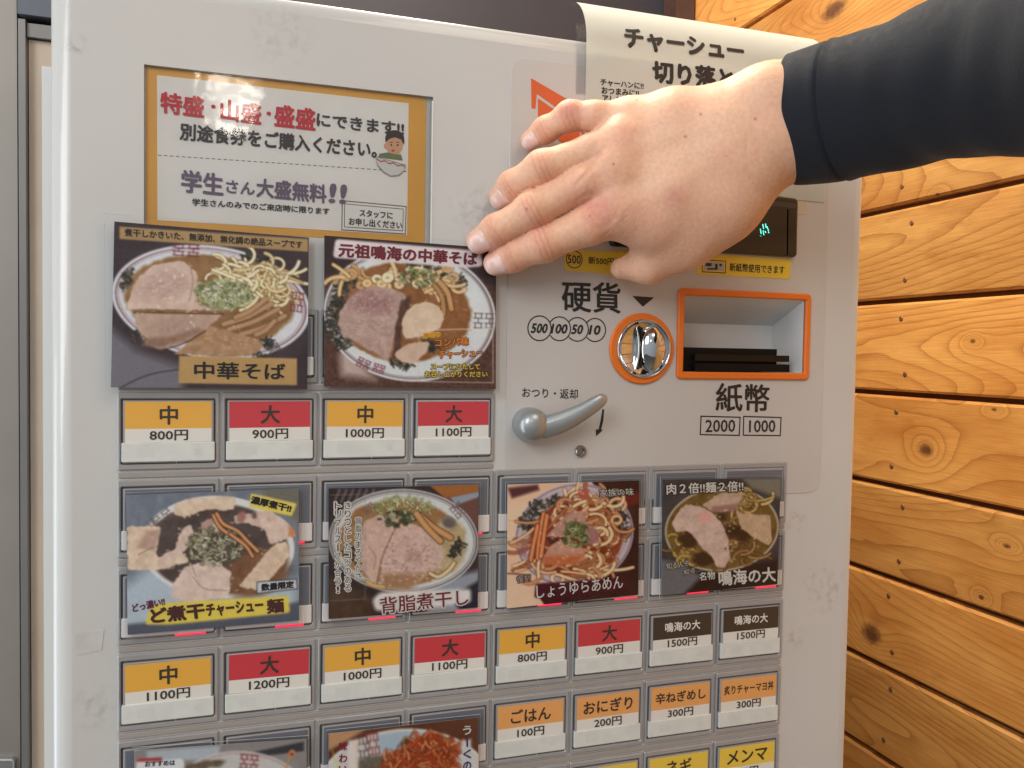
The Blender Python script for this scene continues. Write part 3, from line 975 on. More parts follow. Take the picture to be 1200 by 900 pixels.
class Sheet:
    """a flat printed sheet; drawing commands use the photo's measurements"""
    def __init__(s, quad, d, step=0.00036):
        s.d = d
        q = [P(x, y, d) for x, y in quad]         # tl, tr, br, bl
        s.q = q
        w = max(np.linalg.norm(q[1] - q[0]), np.linalg.norm(q[2] - q[3])); h = max(np.linalg.norm(q[3] - q[0]), np.linalg.norm(q[2] - q[1]))
        s.nx, s.ny = int(w / step) + 2, int(h / step) + 2
        a, b = np.meshgrid(np.linspace(0, 1, s.nx), np.linspace(0, 1, s.ny))
        a, b = a[..., None], b[..., None]
        s.W = q[0] * (1 - a) * (1 - b) + q[1] * a * (1 - b) + q[2] * a * b + q[3] * (1 - a) * b
        s.x, s.y = pix(s.W)
        s.c = np.zeros((s.ny, s.nx, 3)) + 128.0
        s.k = 1

    def tex(s, col, amp=0, sc=8, ax=1.0, ang=0, seed=None):
        col = np.asarray(col, float)
        if not amp:
            return col
        s.k += 1
        ca, sa = math.cos(rad(ang)), math.sin(rad(ang))
        n = fbm((s.x * ca + s.y * sa) / sc / ax, (-s.x * sa + s.y * ca) / sc, seed or s.k * 31, 4) - 0.5
        return col + n[..., None] * 2 * amp

    def mix(s, mask, col):
        s.c += np.clip(mask, 0, 1)[..., None] * (col - s.c)

    def fill(s, col, **k):
        s.c = s.c * 0 + s.tex(col, **k)

    def ell(s, cx, cy, rx, ry, ang=0, col=(0, 0, 0), f=1.0, wob=0, **k):
        ca, sa = math.cos(rad(ang)), math.sin(rad(ang))
        u = ((s.x - cx) * ca + (s.y - cy) * sa) / rx; v = (-(s.x - cx) * sa + (s.y - cy) * ca) / ry
        r = np.sqrt(u * u + v * v)
        if wob:
            s.k += 1
            r = r + (fbm(s.x / 7, s.y / 7, s.k * 13, 3) - 0.5) * wob
        s.mix((1 - r) * min(rx, ry) / f + 0.5, s.tex(col, **k))

    def oring(s, cx, cy, rx, ry, ang, w, col):
        ca, sa = math.cos(rad(ang)), math.sin(rad(ang))
        u = ((s.x - cx) * ca + (s.y - cy) * sa) / rx; v = (-(s.x - cx) * sa + (s.y - cy) * ca) / ry
        r = np.sqrt(u * u + v * v)
        s.mix(w / 2 - np.abs(1 - r) * min(rx, ry) + 0.5, np.asarray(col, float))

    def poly(s, pts, col, f=1.0, wob=0, rnd=0, **k):
        p = np.asarray(pts, float)
        if rnd:
            p = rq(p, rnd, 4)
        xx, yy = s.x, s.y
        if wob:
            s.k += 1
            xx = xx + (fbm(s.x / 6, s.y / 6, s.k * 7, 3) - 0.5) * wob * 2; yy = yy + (fbm(s.x / 6, s.y / 6, s.k * 7 + 3, 3) - 0.5) * wob * 2
        d = np.full(s.x.shape, 1e9); ins = np.zeros(s.x.shape, bool)
        n = len(p)
        for i in range(n):
            a, b = p[i], p[(i + 1) % n]
            ex, ey = b - a
            t = np.clip(((xx - a[0]) * ex + (yy - a[1]) * ey) / (ex * ex + ey * ey + 1e-9), 0, 1)
            d = np.minimum(d, np.hypot(xx - a[0] - t * ex, yy - a[1] - t * ey))
            cr = ((a[1] > yy) != (b[1] > yy)) & (xx < (b[0] - a[0]) * (yy - a[1]) / ((b[1] - a[1]) + 1e-12) + a[0])
            ins ^= cr
        s.mix(np.where(ins, d, -d) / f + 0.5, s.tex(col, **k))

    def stroke(s, pts, w, col, f=0.8, shade=0, hi=0):
        p = np.asarray(pts, float)
        if len(p) > 2:                            # catmull-rom
            q = np.concatenate([[2 * p[0] - p[1]], p, [2 * p[-1] - p[-2]]])
            out = []
            for i in range(1, len(q) - 2):
                for t in np.linspace(0, 1, 5, endpoint=False):
                    out.append(0.5 * (2 * q[i] + (q[i + 1] - q[i - 1]) * t + (2 * q[i - 1] - 5 * q[i] + 4 * q[i + 1] - q[i + 2]) * t * t + (3 * q[i] - q[i - 1] - 3 * q[i + 1] + q[i + 2]) * t ** 3))
            out.append(q[-2]); p = np.array(out)
        lo, hi_ = p.min(0) - w - 2, p.max(0) + w + 2
        sel = (s.x > lo[0]) & (s.x < hi_[0]) & (s.y > lo[1]) & (s.y < hi_[1])
        if not sel.any():
            return
        x, y = s.x[sel], s.y[sel]
        d = np.full(x.shape, 1e9)
        for i in range(len(p) - 1):
            a, b = p[i], p[i + 1]; e = b - a
            t = np.clip(((x - a[0]) * e[0] + (y - a[1]) * e[1]) / (e @ e + 1e-9), 0, 1)
            d = np.minimum(d, np.hypot(x - a[0] - t * e[0], y - a[1] - t * e[1]))
        c = s.c[sel]
        if shade:                                 # the print's own dark line between strands
            m = np.clip((w / 2 + 1.1 - d) / f + 0.5, 0, 1)[:, None] * shade
            c = c + m * (np.array((70, 45, 25.)) - c)
        m = np.clip((w / 2 - d) / f + 0.5, 0, 1)[:, None]
        cc = np.asarray(col, float) + np.clip(1 - d / (w / 2 + 1e-6), 0, 1)[:, None] * hi
        s.c[sel] = c + m * (cc - c)

    def noodles(s, region, n, w, cols, rng, curl=1.0, L=26, base_ang=None):
        cx, cy, rx, ry = region
        for _ in range(n):
            a = rng.uniform(0, 6.28); r = math.sqrt(rng.random())
            x, y = cx + rx * r * math.cos(a), cy + ry * r * math.sin(a)
            th = rng.uniform(0, 6.28) if base_ang is None else rad(base_ang) + rng.uniform(-.5, .5)
            k = rng.uniform(-1, 1) * curl * 0.16
            pts = [(x, y)]
            for _i in range(7):
                th += k * L / 7; x += math.cos(th) * L / 7; y += math.sin(th) * L / 7 * 0.8
                pts.append((x, y))
            s.stroke(pts, w * rng.uniform(.8, 1.15), cols[rng.randrange(len(cols))], shade=0.30, hi=30)

    def leeks(s, region, n, rng, cols=((208, 212, 178), (168, 186, 124), (110, 140, 76), (226, 226, 204), (140, 165, 96), (70, 96, 54))):
        cx, cy, rx, ry = region
        for _ in range(n):
            a = rng.uniform(0, 6.28); r = math.sqrt(rng.random())
            x, y = cx + rx * r * math.cos(a), cy + ry * r * math.sin(a)
            th = rng.uniform(0, 6.28); l_ = rng.uniform(2, 6)
            c = np.array(cols[rng.randrange(len(cols))]) + rng.uniform(-14, 14)
            if rng.random() < 0.3:
                rr = rng.uniform(1.6, 3)
                s.stroke([(x + rr * math.cos(t), y + rr * 0.7 * math.sin(t)) for t in np.linspace(0, 5.6, 8)], 1.1, c, shade=0.2)
            else:
                s.stroke([(x, y), (x + l_ * math.cos(th) * .5 + rng.uniform(-1, 1), y + l_ * math.sin(th) * .5), (x + l_ * math.cos(th), y + l_ * math.sin(th))], rng.uniform(1.0, 2.0), c, shade=0.18)

    def nori(s, cx, cy, rx, ry, ang, rng, n=None):
        ca, sa = math.cos(rad(ang)), math.sin(rad(ang))
        for _ in range(n or int(10 + rx * ry * 0.55)):
            a = rng.uniform(0, 6.28); r = math.sqrt(rng.random())
            u, v = rx * r * math.cos(a), ry * r * math.sin(a)
            x, y = cx + u * ca - v * sa, cy + u * sa + v * ca
            th = rng.uniform(0, 6.28); l_ = rng.uniform(2, 5)
            c = ((52, 50, 42), (74, 70, 56), (38, 38, 34), (98, 90, 70), (60, 54, 40))[rng.randrange(5)]
            s.stroke([(x, y), (x + l_ * .5 * math.cos(th) + rng.uniform(-1, 1), y + l_ * .5 * math.sin(th)), (x + l_ * math.cos(th), y + l_ * math.sin(th))], rng.uniform(1.0, 2.4), c, f=1.4)

    def gleam(s, pts_n, region, rng, col=(240, 230, 206)):
        cx, cy, rx, ry = region
        for _ in range(pts_n):
            a = rng.uniform(0, 6.28); r = math.sqrt(rng.random())
            s.ell(cx + rx * r * math.cos(a), cy + ry * r * math.sin(a), rng.uniform(.6, 1.6), rng.uniform(.4, .9), rng.uniform(-40, 40), col, f=1.2)

    def motif(s, x, y, w, h, ang, col, lw=1.0):
        """the square-knot rim pattern printed on the bowls"""
        ca, sa = math.cos(rad(ang)), math.sin(rad(ang))

        def T(u, v): return (x + (u * ca - v * sa), y + (u * sa + v * ca))
        for ox in (-w * .27, w * .27):
            ww = w * .21
            for yy in np.linspace(-h / 2, h / 2, 7)[[0, 2, 4, 6]]:
                s.stroke([T(ox - ww, yy), T(ox + ww, yy)], lw, col)
            for (y0, y1) in ((-h / 2, -h / 6), (h / 6, h / 2)):
                s.stroke([T(ox - ww * .7, y0), T(ox - ww * .7, y1)], lw, col); s.stroke([T(ox + ww * .7, y0), T(ox + ww * .7, y1)], lw, col)
            s.stroke([T(ox, -h / 6), T(ox, h / 6)], lw, col)

    def done(s, name, label, cat, group=None, film=None, rough=0.32):
        g = (fbm(s.x / 1.6, s.y / 1.6, 77, 2) - 0.5) * 14
        s.c = s.c + g[..., None]
        for _ in range(1):                        # soft focus of a printed photograph
            s.c[1:-1] = (s.c[:-2] + 2 * s.c[1:-1] + s.c[2:]) / 4
            s.c[:, 1:-1] = (s.c[:, :-2] + 2 * s.c[:, 1:-1] + s.c[:, 2:]) / 4
        lum = s.c @ np.array((.3, .59, .11))
        s.c = lum[..., None] + (s.c - lum[..., None]) * 0.86
        s.c = 118 + (s.c - 118) * 1.20 + 14
        c = lin(np.clip(s.c, 0, 255)).reshape(-1, 3)
        V = s.W.reshape(-1, 3)
        n = len(V)
        idx = np.arange(n).reshape(s.ny, s.nx)
        a = np.stack([idx[:-1, :-1], idx[1:, :-1], idx[1:, 1:], idx[:-1, 1:]], -1).reshape(-1, 4)
        loc = s.W[-1, s.nx // 2]
        me = bpy.data.meshes.new(name)
        # paper edge: a thin border behind the sheet gives it thickness
        bq = [k + np.array((0, 0.0004, 0)) for k in s.q]
        VV = np.concatenate([V, bq])
        cor = [idx[0, 0], idx[0, -1], idx[-1, -1], idx[-1, 0]]
        side = [(cor[i], cor[(i + 1) % 4], n + (i + 1) % 4, n + i) for i in range(4)]
        nf = len(a) + 4
        me.vertices.add(n + 4); me.vertices.foreach_set('co', (VV - loc).ravel())
        me.loops.add(nf * 4); me.loops.foreach_set('vertex_index', np.concatenate([a.ravel(), np.array(side).ravel()]).astype(np.int32))
        me.polygons.add(nf); me.polygons.foreach_set('loop_start', np.arange(0, nf * 4, 4, dtype=np.int32))
        me.update(calc_edges=True)
        at = me.color_attributes.new('print', 'FLOAT_COLOR', 'POINT')
        cc = np.ones((n + 4, 4)); cc[:n, :3] = c; cc[n:, :3] = 0.7
        at.data.foreach_set('color', cc.ravel())
        me.materials.append(mat('printed_paper' if rough > .3 else 'glossy_print', rough=rough, attr='print', coat=0.12, spec=0.3))
        o = bpy.data.objects.new(name, me); COL.objects.link(o)
        o.location = loc; WLOC[o.name] = np.asarray(loc)
        return tag(o, label, cat, group)


GROUP = 'ramen photo cards on the ticket machine'
MAR = (120, 40, 50)


def card_text(o, items, mats):
    mb = MB()
    for it in items:
        body, bl, br, tl, m = it[:5]
        k = it[5] if len(it) > 5 else {}
        ptext(mb, body, bl, br, tl, o_d[0] + 0.00025, m=m, **k)
    return mb.build('lettering', mats, o)


o_d = [0]


def film(parent, quad, d, name='clear_film'):
    mb = MB()
    q = xz(*quad, d=d)
    prism(mb, q, d - 0.0004, d)
    mb.m = [1] * (len(mb.m) - 1) + [0]
    return mb.build(name, [film_mat('clear_plastic', ior=1.32, rough=0.07, wav=0.12), mat('film_edge', (214, 214, 210), 0.3)], parent)


tink = mat('menu_ink', (40, 32, 30), 0.45); tmar = mat('menu_maroon', (126, 36, 52), 0.45); twhite = mat('menu_white', (236, 232, 224), 0.45)
tor = mat('menu_orange', (236, 140, 40), 0.45); tyel = mat('menu_yellow', (236, 214, 60), 0.45); tbr = mat('menu_brown', (88, 46, 40), 0.45)

# --- notice poster in the window
d = -0.0022
o_d[0] = d
N = MB()
nq = rq(np.array([[0.0118, Z0 + 0.1135], [0.1388, Z0 + 0.1135], [0.1388, Z0 + 0.1846], [0.0118, Z0 + 0.1846]]), 0.002, 5)
prism(N, nq, d - 0.0003, d)
npos = N.build('notice_poster', mat('poster_orange', (226, 168, 66), 0.4, var=0.03, coat=0.3), loc=(0.075, -d, Z0 + 0.1135))
tag(npos, 'white notice with orange border about large portions, in the window top left', 'notice')
N = MB(); d2 = d + 0.0002
prism(N, xz((184, 88), (479, 121), (477, 275.5), (184.5, 258), d=d2), d, d2, 0, 0)
prism(N, xz((400.5, 234.5), (476.5, 241.5), (475.5, 275), (400, 270), d=d2), d2 - .0001, d2 + 0.00005, 0, 1)
prism(N, xz((401.7, 236), (475.4, 242.7), (474.5, 273.6), (401.2, 268.7), d=d2), d2, d2 + 0.0001, 0, 0)
prism(N, xz((403.5, 238.4), (473, 244.7), (472.2, 271), (403, 266.4), d=d2), d2, d2 + 0.00015, 0, 1)
prism(N, xz((404.4, 239.4), (472.1, 245.6), (471.4, 270), (404, 265.5), d=d2), d2, d2 + 0.0002, 0, 0)
for k in range(42):                              # dashed cutting line
    x = 185 + k * 7.0
    y = 181.3 + (x - 184) * 0.066
    N.add([P(x, y, d2 + .0001), P(x + 4.2, y + .28, d2 + .0001), P(x + 4.2, y + 1.2, d2 + .0001), P(x, y + .9, d2 + .0001)], [(3, 2, 1, 0)], 1)
N.build('paper', [mat('poster_white', (236, 235, 230), 0.4, var=0.015, coat=0.3), mat('poster_grey', (110, 105, 105), 0.5)], npos)
N = MB(); dt = d2 + 0.0003
ptext(N, '特盛', (188.5, 131.5), (238.5, 138), (188.5, 107.5), dt, bold=0.035, m=1)
ptext(N, '・', (247.5, 126.8), (252.5, 127.4), (247.5, 122.5), dt, bold=0.01, m=1)
ptext(N, '山盛', (259, 140), (305.5, 146), (259, 116), dt, bold=0.035, m=1)
ptext(N, '・', (312.5, 135), (317.5, 135.6), (312.5, 130.5), dt, bold=0.01, m=1)
ptext(N, '盛盛', (322, 147), (369, 152.5), (322, 122.5), dt, bold=0.035, m=1)
ptext(N, 'にできます!!', (371.5, 147.5), (473, 158.5), (371.5, 132.5), dt, bold=0.03, m=0)
ptext(N, '別途食券をご購入ください。', (211, 163.5), (441, 185), (211.5, 144), dt, bold=0.035, m=0)
ptext(N, '学生', (213, 224.5), (261, 229.5), (213, 199), dt, bold=0.035, m=2)
ptext(N, 'さん', (265, 225.5), (298, 228.5), (265.5, 211), dt, bold=0.03, m=2)
ptext(N, '大盛無料', (301, 230.5), (382, 238), (301, 209), dt, bold=0.035, m=2)
ptext(N, '!!', (386, 237), (404, 238.5), (388, 215.5), dt, bold=0.03, m=2)
ptext(N, '学生さんのみでのご来店時に限ります', (225.5, 240.5), (386, 251.5), (225.5, 232.5), dt, bold=0.03, m=0)
ptext(N, 'スタッフに', (421.5, 253.5), (460, 256.8), (421.5, 245.5), dt, bold=0.035, m=0)
ptext(N, 'お申し出ください', (409, 263.5), (471, 268.5), (409, 255), dt, bold=0.035, m=0)
N.build('lettering', [mat('poster_ink', (62, 56, 56), 0.5), mat('poster_red', (200, 52, 62), 0.5), mat('poster_mauve', (112, 96, 118), 0.5)], npos)
# small drawing of a boy behind a bowl
N = MB(); dt = d2 + 0.0002


def blob(mb, cx, cy, rx, ry, m, dd, n=24, a0=0, a1=360):
    t = np.radians(np.linspace(a0, a1, n, endpoint=(a1 - a0) < 360))
    mb.add([P(cx + rx * math.cos(a), cy + ry * math.sin(a), dd) for a in t], [tuple(range(len(t)))[::-1]], m)


blob(N, 462.5, 162.5, 11.2, 10, 0, dt)
blob(N, 462, 170, 10, 11.5, 1, dt + .00005)
blob(N, 452, 171, 2.2, 3, 1, dt + .00004)
N.add([P(x, y, dt + .0001) for x, y in ((451.5, 167), (453, 158), (460, 154), (468, 156), (474, 164), (473.5, 170), (470, 163.5), (463, 161), (457, 162.5))], [tuple(range(9))], 0)
for ex in (458.5, 466):
    blob(N, ex, 170, 1.0, 1.3, 0, dt + .0001, 10)
    N.add([P(ex - 2, 166.6, dt + .0001), P(ex + 2, 166.2, dt + .0001), P(ex + 2, 167, dt + .0001), P(ex - 2, 167.4, dt + .0001)], [(3, 2, 1, 0)], 0)
blob(N, 460.5, 176.5, 2.2, 1.2, 4, dt + .0001, 10)
N.add([P(x, y, dt + .00012) for x, y in ((445, 180), (455, 178.5), (463, 181), (470, 181), (472, 188), (443, 184))], [tuple(range(6))[::-1]], 2)
N.add([P(x, y, dt + .0002) for x, y in ((440.5, 183.5), (475.5, 193), (474, 200), (468, 206), (458, 207), (449, 202), (442, 194))], [tuple(range(7))[::-1]], 5)
N.add([P(x, y, dt + .00025) for x, y in ((441, 184.5), (474.5, 193.8), (474, 199), (467, 204.8), (458, 205.8), (450, 201), (442.5, 193))], [tuple(range(7))[::-1]], 3)
pz = [(441, 185.2), (446, 188.5), (451, 187.6), (456, 191), (461, 190), (466, 193.5), (471, 192.6), (475, 195)]
for i in range(7):
    (a, b), (c, e_) = pz[i], pz[i + 1]
    N.add([P(a, b, dt + .0003), P(c, e_, dt + .0003), P(c, e_ + 1.5, dt + .0003), P(a, b + 1.5, dt + .0003)], [(3, 2, 1, 0)], 4)
N.build('drawing', [mat('draw_dark', (58, 46, 44), 0.5), mat('draw_skin', (214, 164, 128), 0.5), mat('draw_green', (110, 128, 84), 0.5), mat('draw_white', (214, 216, 212), 0.5), mat('draw_red', (190, 70, 84), 0.5), mat('draw_line', (150, 146, 144), 0.5)], npos)
# glossy window pane in front of the notice, and a pale strip painting the highlight on its right edge
N = MB(); prism(N, rq(rect(nx0 + .0002, nz0, nx1 - .0002, nz1 - .0002), 0.002), -0.0004, -0.0002)
N.build('window_pane', film_mat('window_plastic', ior=1.42, rough=0.075, wav=0.22), tm)
N = MB(); prism(N, rect(nx1 - 0.0006, nz0, nx1 + 0.0001, nz1 - 0.002), -0.0002, 0.0003)
N.build('rim_highlight', mat('highlight_white', (226, 230, 222), 0.2, coat=0.6), tm)

# --- card 1: chuka soba
d = 0.0042
o_d[0] = d
rg = random.Random(1)
c = Sheet([(134, 259.5), (362, 278.5), (360, 456), (130, 454)], d)
c.fill((72, 58, 62), amp=10, sc=30)
c.poly([(125, 380), (160, 410), (215, 430), (215, 460), (125, 460)], (120, 116, 126), f=14)
c.stroke([(130, 460), (172, 440), (215, 432)], 1.2, (60, 48, 52))
c.ell(247, 354, 117, 66, 8, (206, 210, 216), amp=6, sc=40)
c.oring(247, 354, 112, 62, 8, 0.9, (112, 64, 76)); c.oring(247, 354, 109, 59.5, 8, 0.4, (160, 120, 128))
c.ell(245, 352, 100, 53, 6, (146, 108, 66), f=3, wob=.06, amp=22, sc=10)
for (x, y, a, b) in ((149, 328, 6, 14), (300, 306, 18, 6), (313, 402, 8, 6), (298, 413, 15, 4), (160, 392, 4, 9)):
    c.nori(x, y, a, b, 20, rg)
c.ell(292, 332, 44, 26, 14, (150, 118, 72), f=4)
c.noodles((286, 326, 44, 20), 70, 3.6, ((216, 200, 156), (196, 176, 126), (226, 212, 172), (178, 152, 100)), rg, .8, 38, 24)
c.noodles((314, 334, 16, 22), 22, 3.6, ((222, 206, 162), (200, 180, 130)), rg, .9, 30, 80)
for (a, b) in (((262, 380), (318, 356)), ((268, 386), (326, 362)), ((282, 392), (334, 370)), ((276, 372), (312, 350)), ((300, 392), (322, 376))):
    c.stroke([a, ((a[0] + b[0]) / 2, (a[1] + b[1]) / 2 + 3), b], 6, (168, 128, 88), shade=.4, hi=26)
c.poly([(213, 408), (247, 382), (300, 397), (310, 407), (293, 417), (203, 415)], (176, 138, 102), wob=2, amp=20, sc=6)
c.poly([(157, 365), (263, 367), (240, 387), (217, 400), (187, 410), (167, 400), (160, 383)], (188, 158, 138), wob=2, rnd=5, amp=18, sc=7)
c.stroke([(157, 366), (262, 368)], 1.6, (96, 66, 50))
c.poly([(147, 362), (160, 327), (180, 310), (213, 305), (230, 318), (233, 340), (230, 357), (262, 364)], (206, 182, 166), wob=1.6, rnd=5, amp=18, sc=8)
c.ell(192, 334, 28, 16, -10, (190, 162, 150), f=16, amp=24, sc=2.5, ax=2)
c.poly([(165, 404), (186, 408), (216, 399), (238, 387), (230, 384), (200, 394), (176, 396)], (150, 116, 96), f=6, amp=18, sc=4)
c.ell(200, 382, 26, 8, -4, (176, 146, 132), f=9, amp=22, sc=2.5)
c.gleam(46, (215, 350, 60, 40), rg); c.gleam(30, (270, 395, 34, 14), rg, (214, 176, 128))
c.stroke([(222, 308), (226, 330), (222, 352)], 1.4, (168, 136, 116))
c.stroke([(187, 411), (216, 402), (241, 388)], 1.4, (92, 62, 46))
c.ell(262, 345, 32, 17, 8, (176, 184, 136), f=5, wob=.5, amp=26, sc=4)
c.leeks((262, 345, 33, 17), 170, rg, ((214, 218, 186), (186, 198, 150), (140, 164, 104), (226, 228, 208), (170, 186, 126), (96, 120, 74)))
c.motif(218, 293, 32, 13, 4, MAR); c.motif(348, 354, 15, 22, 8, MAR); c.motif(163, 396, 17, 9, 40, (70, 60, 60), .8); c.motif(321, 408, 14, 8, -30, (70, 60, 60), .8)
c.poly([(140, 265.5), (361, 280), (361, 295), (140, 280)], (172, 140, 92), amp=6, sc=20)
c.poly([(210, 417), (348, 420), (348, 451.5), (209, 449)], (186, 150, 92), amp=6, sc=30)
o = c.done('menu_card', 'large ramen card reading 中華そば on a tan strip, left of the upper pair', 'menu card', GROUP, rough=0.28)
card_text(o, [('煮干しかきいた、無添加、無化調の絶品スープです', (146, 276.5), (354, 291), (146, 267.5), 0, dict(bold=0.02)),
              ('中華そば', (228, 443.5), (334, 445), (228, 424), 0, dict(bold=0.02))], [tink])
film(o, [(122, 250), (364, 270), (363.5, 459.5), (124, 458.5)], d + 0.0009)

# --- card 2: original chuka soba
rg = random.Random(2)
c = Sheet([(380, 276), (581.5, 291), (581, 456), (380, 453)], d)
c.fill((96, 64, 52), amp=26, sc=3, ax=0.6)
c.poly([(375, 270), (590, 285), (590, 345), (540, 310), (420, 305), (375, 330)], (62, 46, 46), f=8)
c.poly([(398, 415), (410, 412), (440, 445), (400, 440)], (190, 170, 160), f=12)
c.ell(480, 369, 101, 78, 6, (208, 214, 216), amp=6, sc=50)
c.oring(480, 369, 97.5, 74.5, 6, 1.0, (96, 60, 66)); c.oring(480, 369, 95.5, 72.5, 6, .6, (130, 100, 106))
c.ell(472, 366, 80, 58, 4, (150, 98, 54), f=3, wob=.05, amp=18, sc=10)
for (x, y, a, b) in ((392, 372, 11, 26), (398, 345, 10, 14), (415, 328, 14, 8), (500, 316, 26, 6), (536, 330, 10, 8), (402, 402, 10, 8), (505, 405, 10, 6), (470, 425, 14, 5)):
    c.nori(x, y, a, b, 10, rg)
c.noodles((424, 326, 22, 10), 14, 4.5, ((206, 172, 116), (182, 140, 88)), rg, 2.0, 26)
c.noodles((456, 326, 14, 10), 10, 4.5, ((220, 204, 164), (200, 176, 128)), rg, 2.0, 26)
c.noodles((516, 330, 20, 14), 22, 4.2, ((220, 198, 152), (190, 150, 100), (206, 172, 120)), rg, 1.4, 26)
c.stroke([(509, 324), (524, 342), (529, 362)], 6, (190, 144, 88), shade=.6, hi=18); c.stroke([(506, 330), (518, 348), (520, 368)], 5, (176, 128, 76), shade=.6, hi=14)
c.leeks((490, 325, 24, 11), 80, rg)
c.poly([(400, 362), (413, 346), (430, 336), (455, 337), (476, 346), (476, 356), (466, 372), (462, 396), (455, 422), (430, 408), (402, 392), (396, 378)], (186, 158, 148), wob=2, rnd=5, amp=24, sc=4)
c.poly([(398, 376), (440, 372), (462, 390), (455, 422), (430, 408), (402, 392)], (182, 152, 140), f=8, amp=24, sc=4)
c.ell(436, 354, 26, 13, 6, (164, 126, 122), f=12, amp=34, sc=2.2)
c.gleam(60, (434, 372, 34, 30), rg, (206, 178, 168)); c.gleam(40, (520, 376, 34, 34), rg, (200, 150, 96)); c.gleam(24, (490, 372, 20, 16), rg)
for k in range(4):
    c.stroke([(400 + k * 6, 380 + k * 4), (430 + k * 6, 384 + k * 5), (452, 398 + k * 6)], .9, (196, 172, 160))
c.poly([(470, 354), (482, 346), (478, 372), (470, 388), (470, 410), (460, 420), (462, 392)], (96, 66, 54), f=3, wob=2, amp=20, sc=4)
c.poly([(470, 376), (480, 360), (498, 352), (514, 358), (521, 372), (514, 386), (496, 395), (474, 398)], (212, 190, 164), wob=1.5, rnd=6, amp=14, sc=8)
c.poly([(462, 414), (478, 402), (504, 400), (500, 412), (484, 428), (466, 422)], (206, 178, 156), wob=1.5, rnd=4, amp=14, sc=7)
c.stroke([(474, 398), (496, 395), (514, 386)], 1.2, (150, 112, 86))
c.motif(567, 376, 24, 17, 2, (96, 70, 72), .9); c.motif(426, 426, 16, 10, 25, MAR, .9); c.motif(444, 432, 14, 9, 18, MAR, .9)
c.poly([(393, 280), (563, 294), (566, 312), (545, 314), (390, 302)], (222, 212, 214), f=2.5, rnd=5)
c.stroke([(491, 387), (577, 385)], 1.0, (226, 212, 190)); c.stroke([(491, 387), (490, 447)], 0.9, (206, 190, 170)); c.stroke([(490, 447), (578, 448.5)], 0.9, (206, 190, 170)); c.stroke([(577.5, 385), (578, 448.5)], .9, (206, 190, 170))
o = c.done('menu_card', 'large ramen card headed 元祖鳴海の中華そば under the fingertips, right of the upper pair', 'menu card', GROUP, rough=0.28)
card_text(o, [('元祖鳴海の中華そば', (397, 300.5), (559, 311), (397.5, 285), 0, dict(bold=0.04)),
              ('厚切り', (496.5, 396.5), (516, 394.5), (496, 391), 3, dict(bold=0.03, outline=(2, 0.12))),
              ('コンパ味', (510, 406.5), (549, 404.5), (510, 397), 3, dict(bold=0.04, outline=(1, 0.1))),
              ('チャーシュー', (515, 420.5), (566, 417.5), (514, 411.5), 3, dict(bold=0.04, outline=(1, 0.1))),
              ('スープにひたして', (505, 432.8), (562, 432.8), (505, 426.2), 2, dict(bold=0.03, outline=(1, 0.12))),
              ('お召し上がりください', (498, 441.8), (571, 441.8), (498, 435), 2, dict(bold=0.03, outline=(1, 0.12)))], [tmar, tbr, tyel, tor])
film(o, [(371, 270), (585.5, 286), (585, 459), (371, 459)], d + 0.0009)

# --- card 3: rich niboshi chashu
d = 0.0046
o_d[0] = d
rg = random.Random(3)
c = Sheet([(148, 581), (350, 572.5), (350.5, 727), (149.5, 744)], d)
c.fill((120, 128, 140), amp=20, sc=26, ax=.4)
c.poly([(140, 690), (180, 660), (240, 700), (350, 680), (350, 750), (140, 750)], (176, 190, 200), f=20)
c.poly([(300, 570), (360, 565), (360, 620), (330, 600)], (120, 116, 104), f=8)
c.poly([(147, 732), (240, 722), (352, 705), (352, 752), (147, 752)], (92, 96, 112), f=5)
c.ell(255, 641, 90, 60, 2, (216, 216, 214), amp=4, sc=40)
c.ell(255, 643, 83, 53, 2, (92, 76, 70), f=3, amp=16, sc=12)
c.ell(300, 672, 40, 26, -20, (132, 92, 62), f=8, amp=14, sc=8)
c.motif(190, 607, 26, 11, -38, (110, 96, 92), 1.0); c.motif(178, 614, 10, 10, -38, (110, 96, 92), 1.0)
P1 = (216, 194, 168); P2 = (212, 188, 172)
c.poly([(204, 592), (222, 584), (276, 582), (274, 598), (246, 597), (216, 606), (204, 604)], P1, wob=2, rnd=3, amp=22, sc=6)
c.poly([(148, 617), (188, 616), (184, 650), (192, 657), (216, 648), (222, 658), (186, 668), (150, 668)], P1, wob=2, rnd=3, amp=24, sc=7)
c.poly([(172, 622), (188, 620), (182, 646), (160, 642)], (190, 158, 140), f=4, amp=14, sc=5)
c.stroke([(162, 650), (174, 644), (184, 640)], 1, (140, 110, 90))
c.poly([(214, 618), (224, 615), (228, 626), (222, 640), (210, 655), (186, 664), (184, 654), (204, 644)], P2, wob=2, rnd=3, amp=20, sc=6)
c.poly([(236, 612), (252, 606), (256, 624), (236, 626)], (184, 150, 140), wob=2, amp=16, sc=5)
c.poly([(274, 604), (300, 600), (316, 598), (336, 612), (347, 628), (330, 634), (318, 640), (310, 622), (288, 612), (276, 614)], P2, wob=2, rnd=3, amp=24, sc=7)
c.ell(283, 606, 5, 7, 20, (170, 120, 106), f=3); c.ell(298, 604, 3, 4, 0, (120, 92, 86), f=2)
c.poly([(338, 615), (346, 622), (345, 630), (338, 628)], (212, 140, 92), f=3)
c.poly([(318, 640), (334, 634), (340, 650), (324, 672), (302, 692), (280, 686), (300, 664)], (214, 190, 164), wob=2, rnd=3, amp=22, sc=7)
c.poly([(200, 690), (206, 678), (220, 662), (250, 656), (272, 670), (268, 698), (232, 706), (202, 702)], (216, 194, 180), wob=2, rnd=5, amp=20, sc=6)
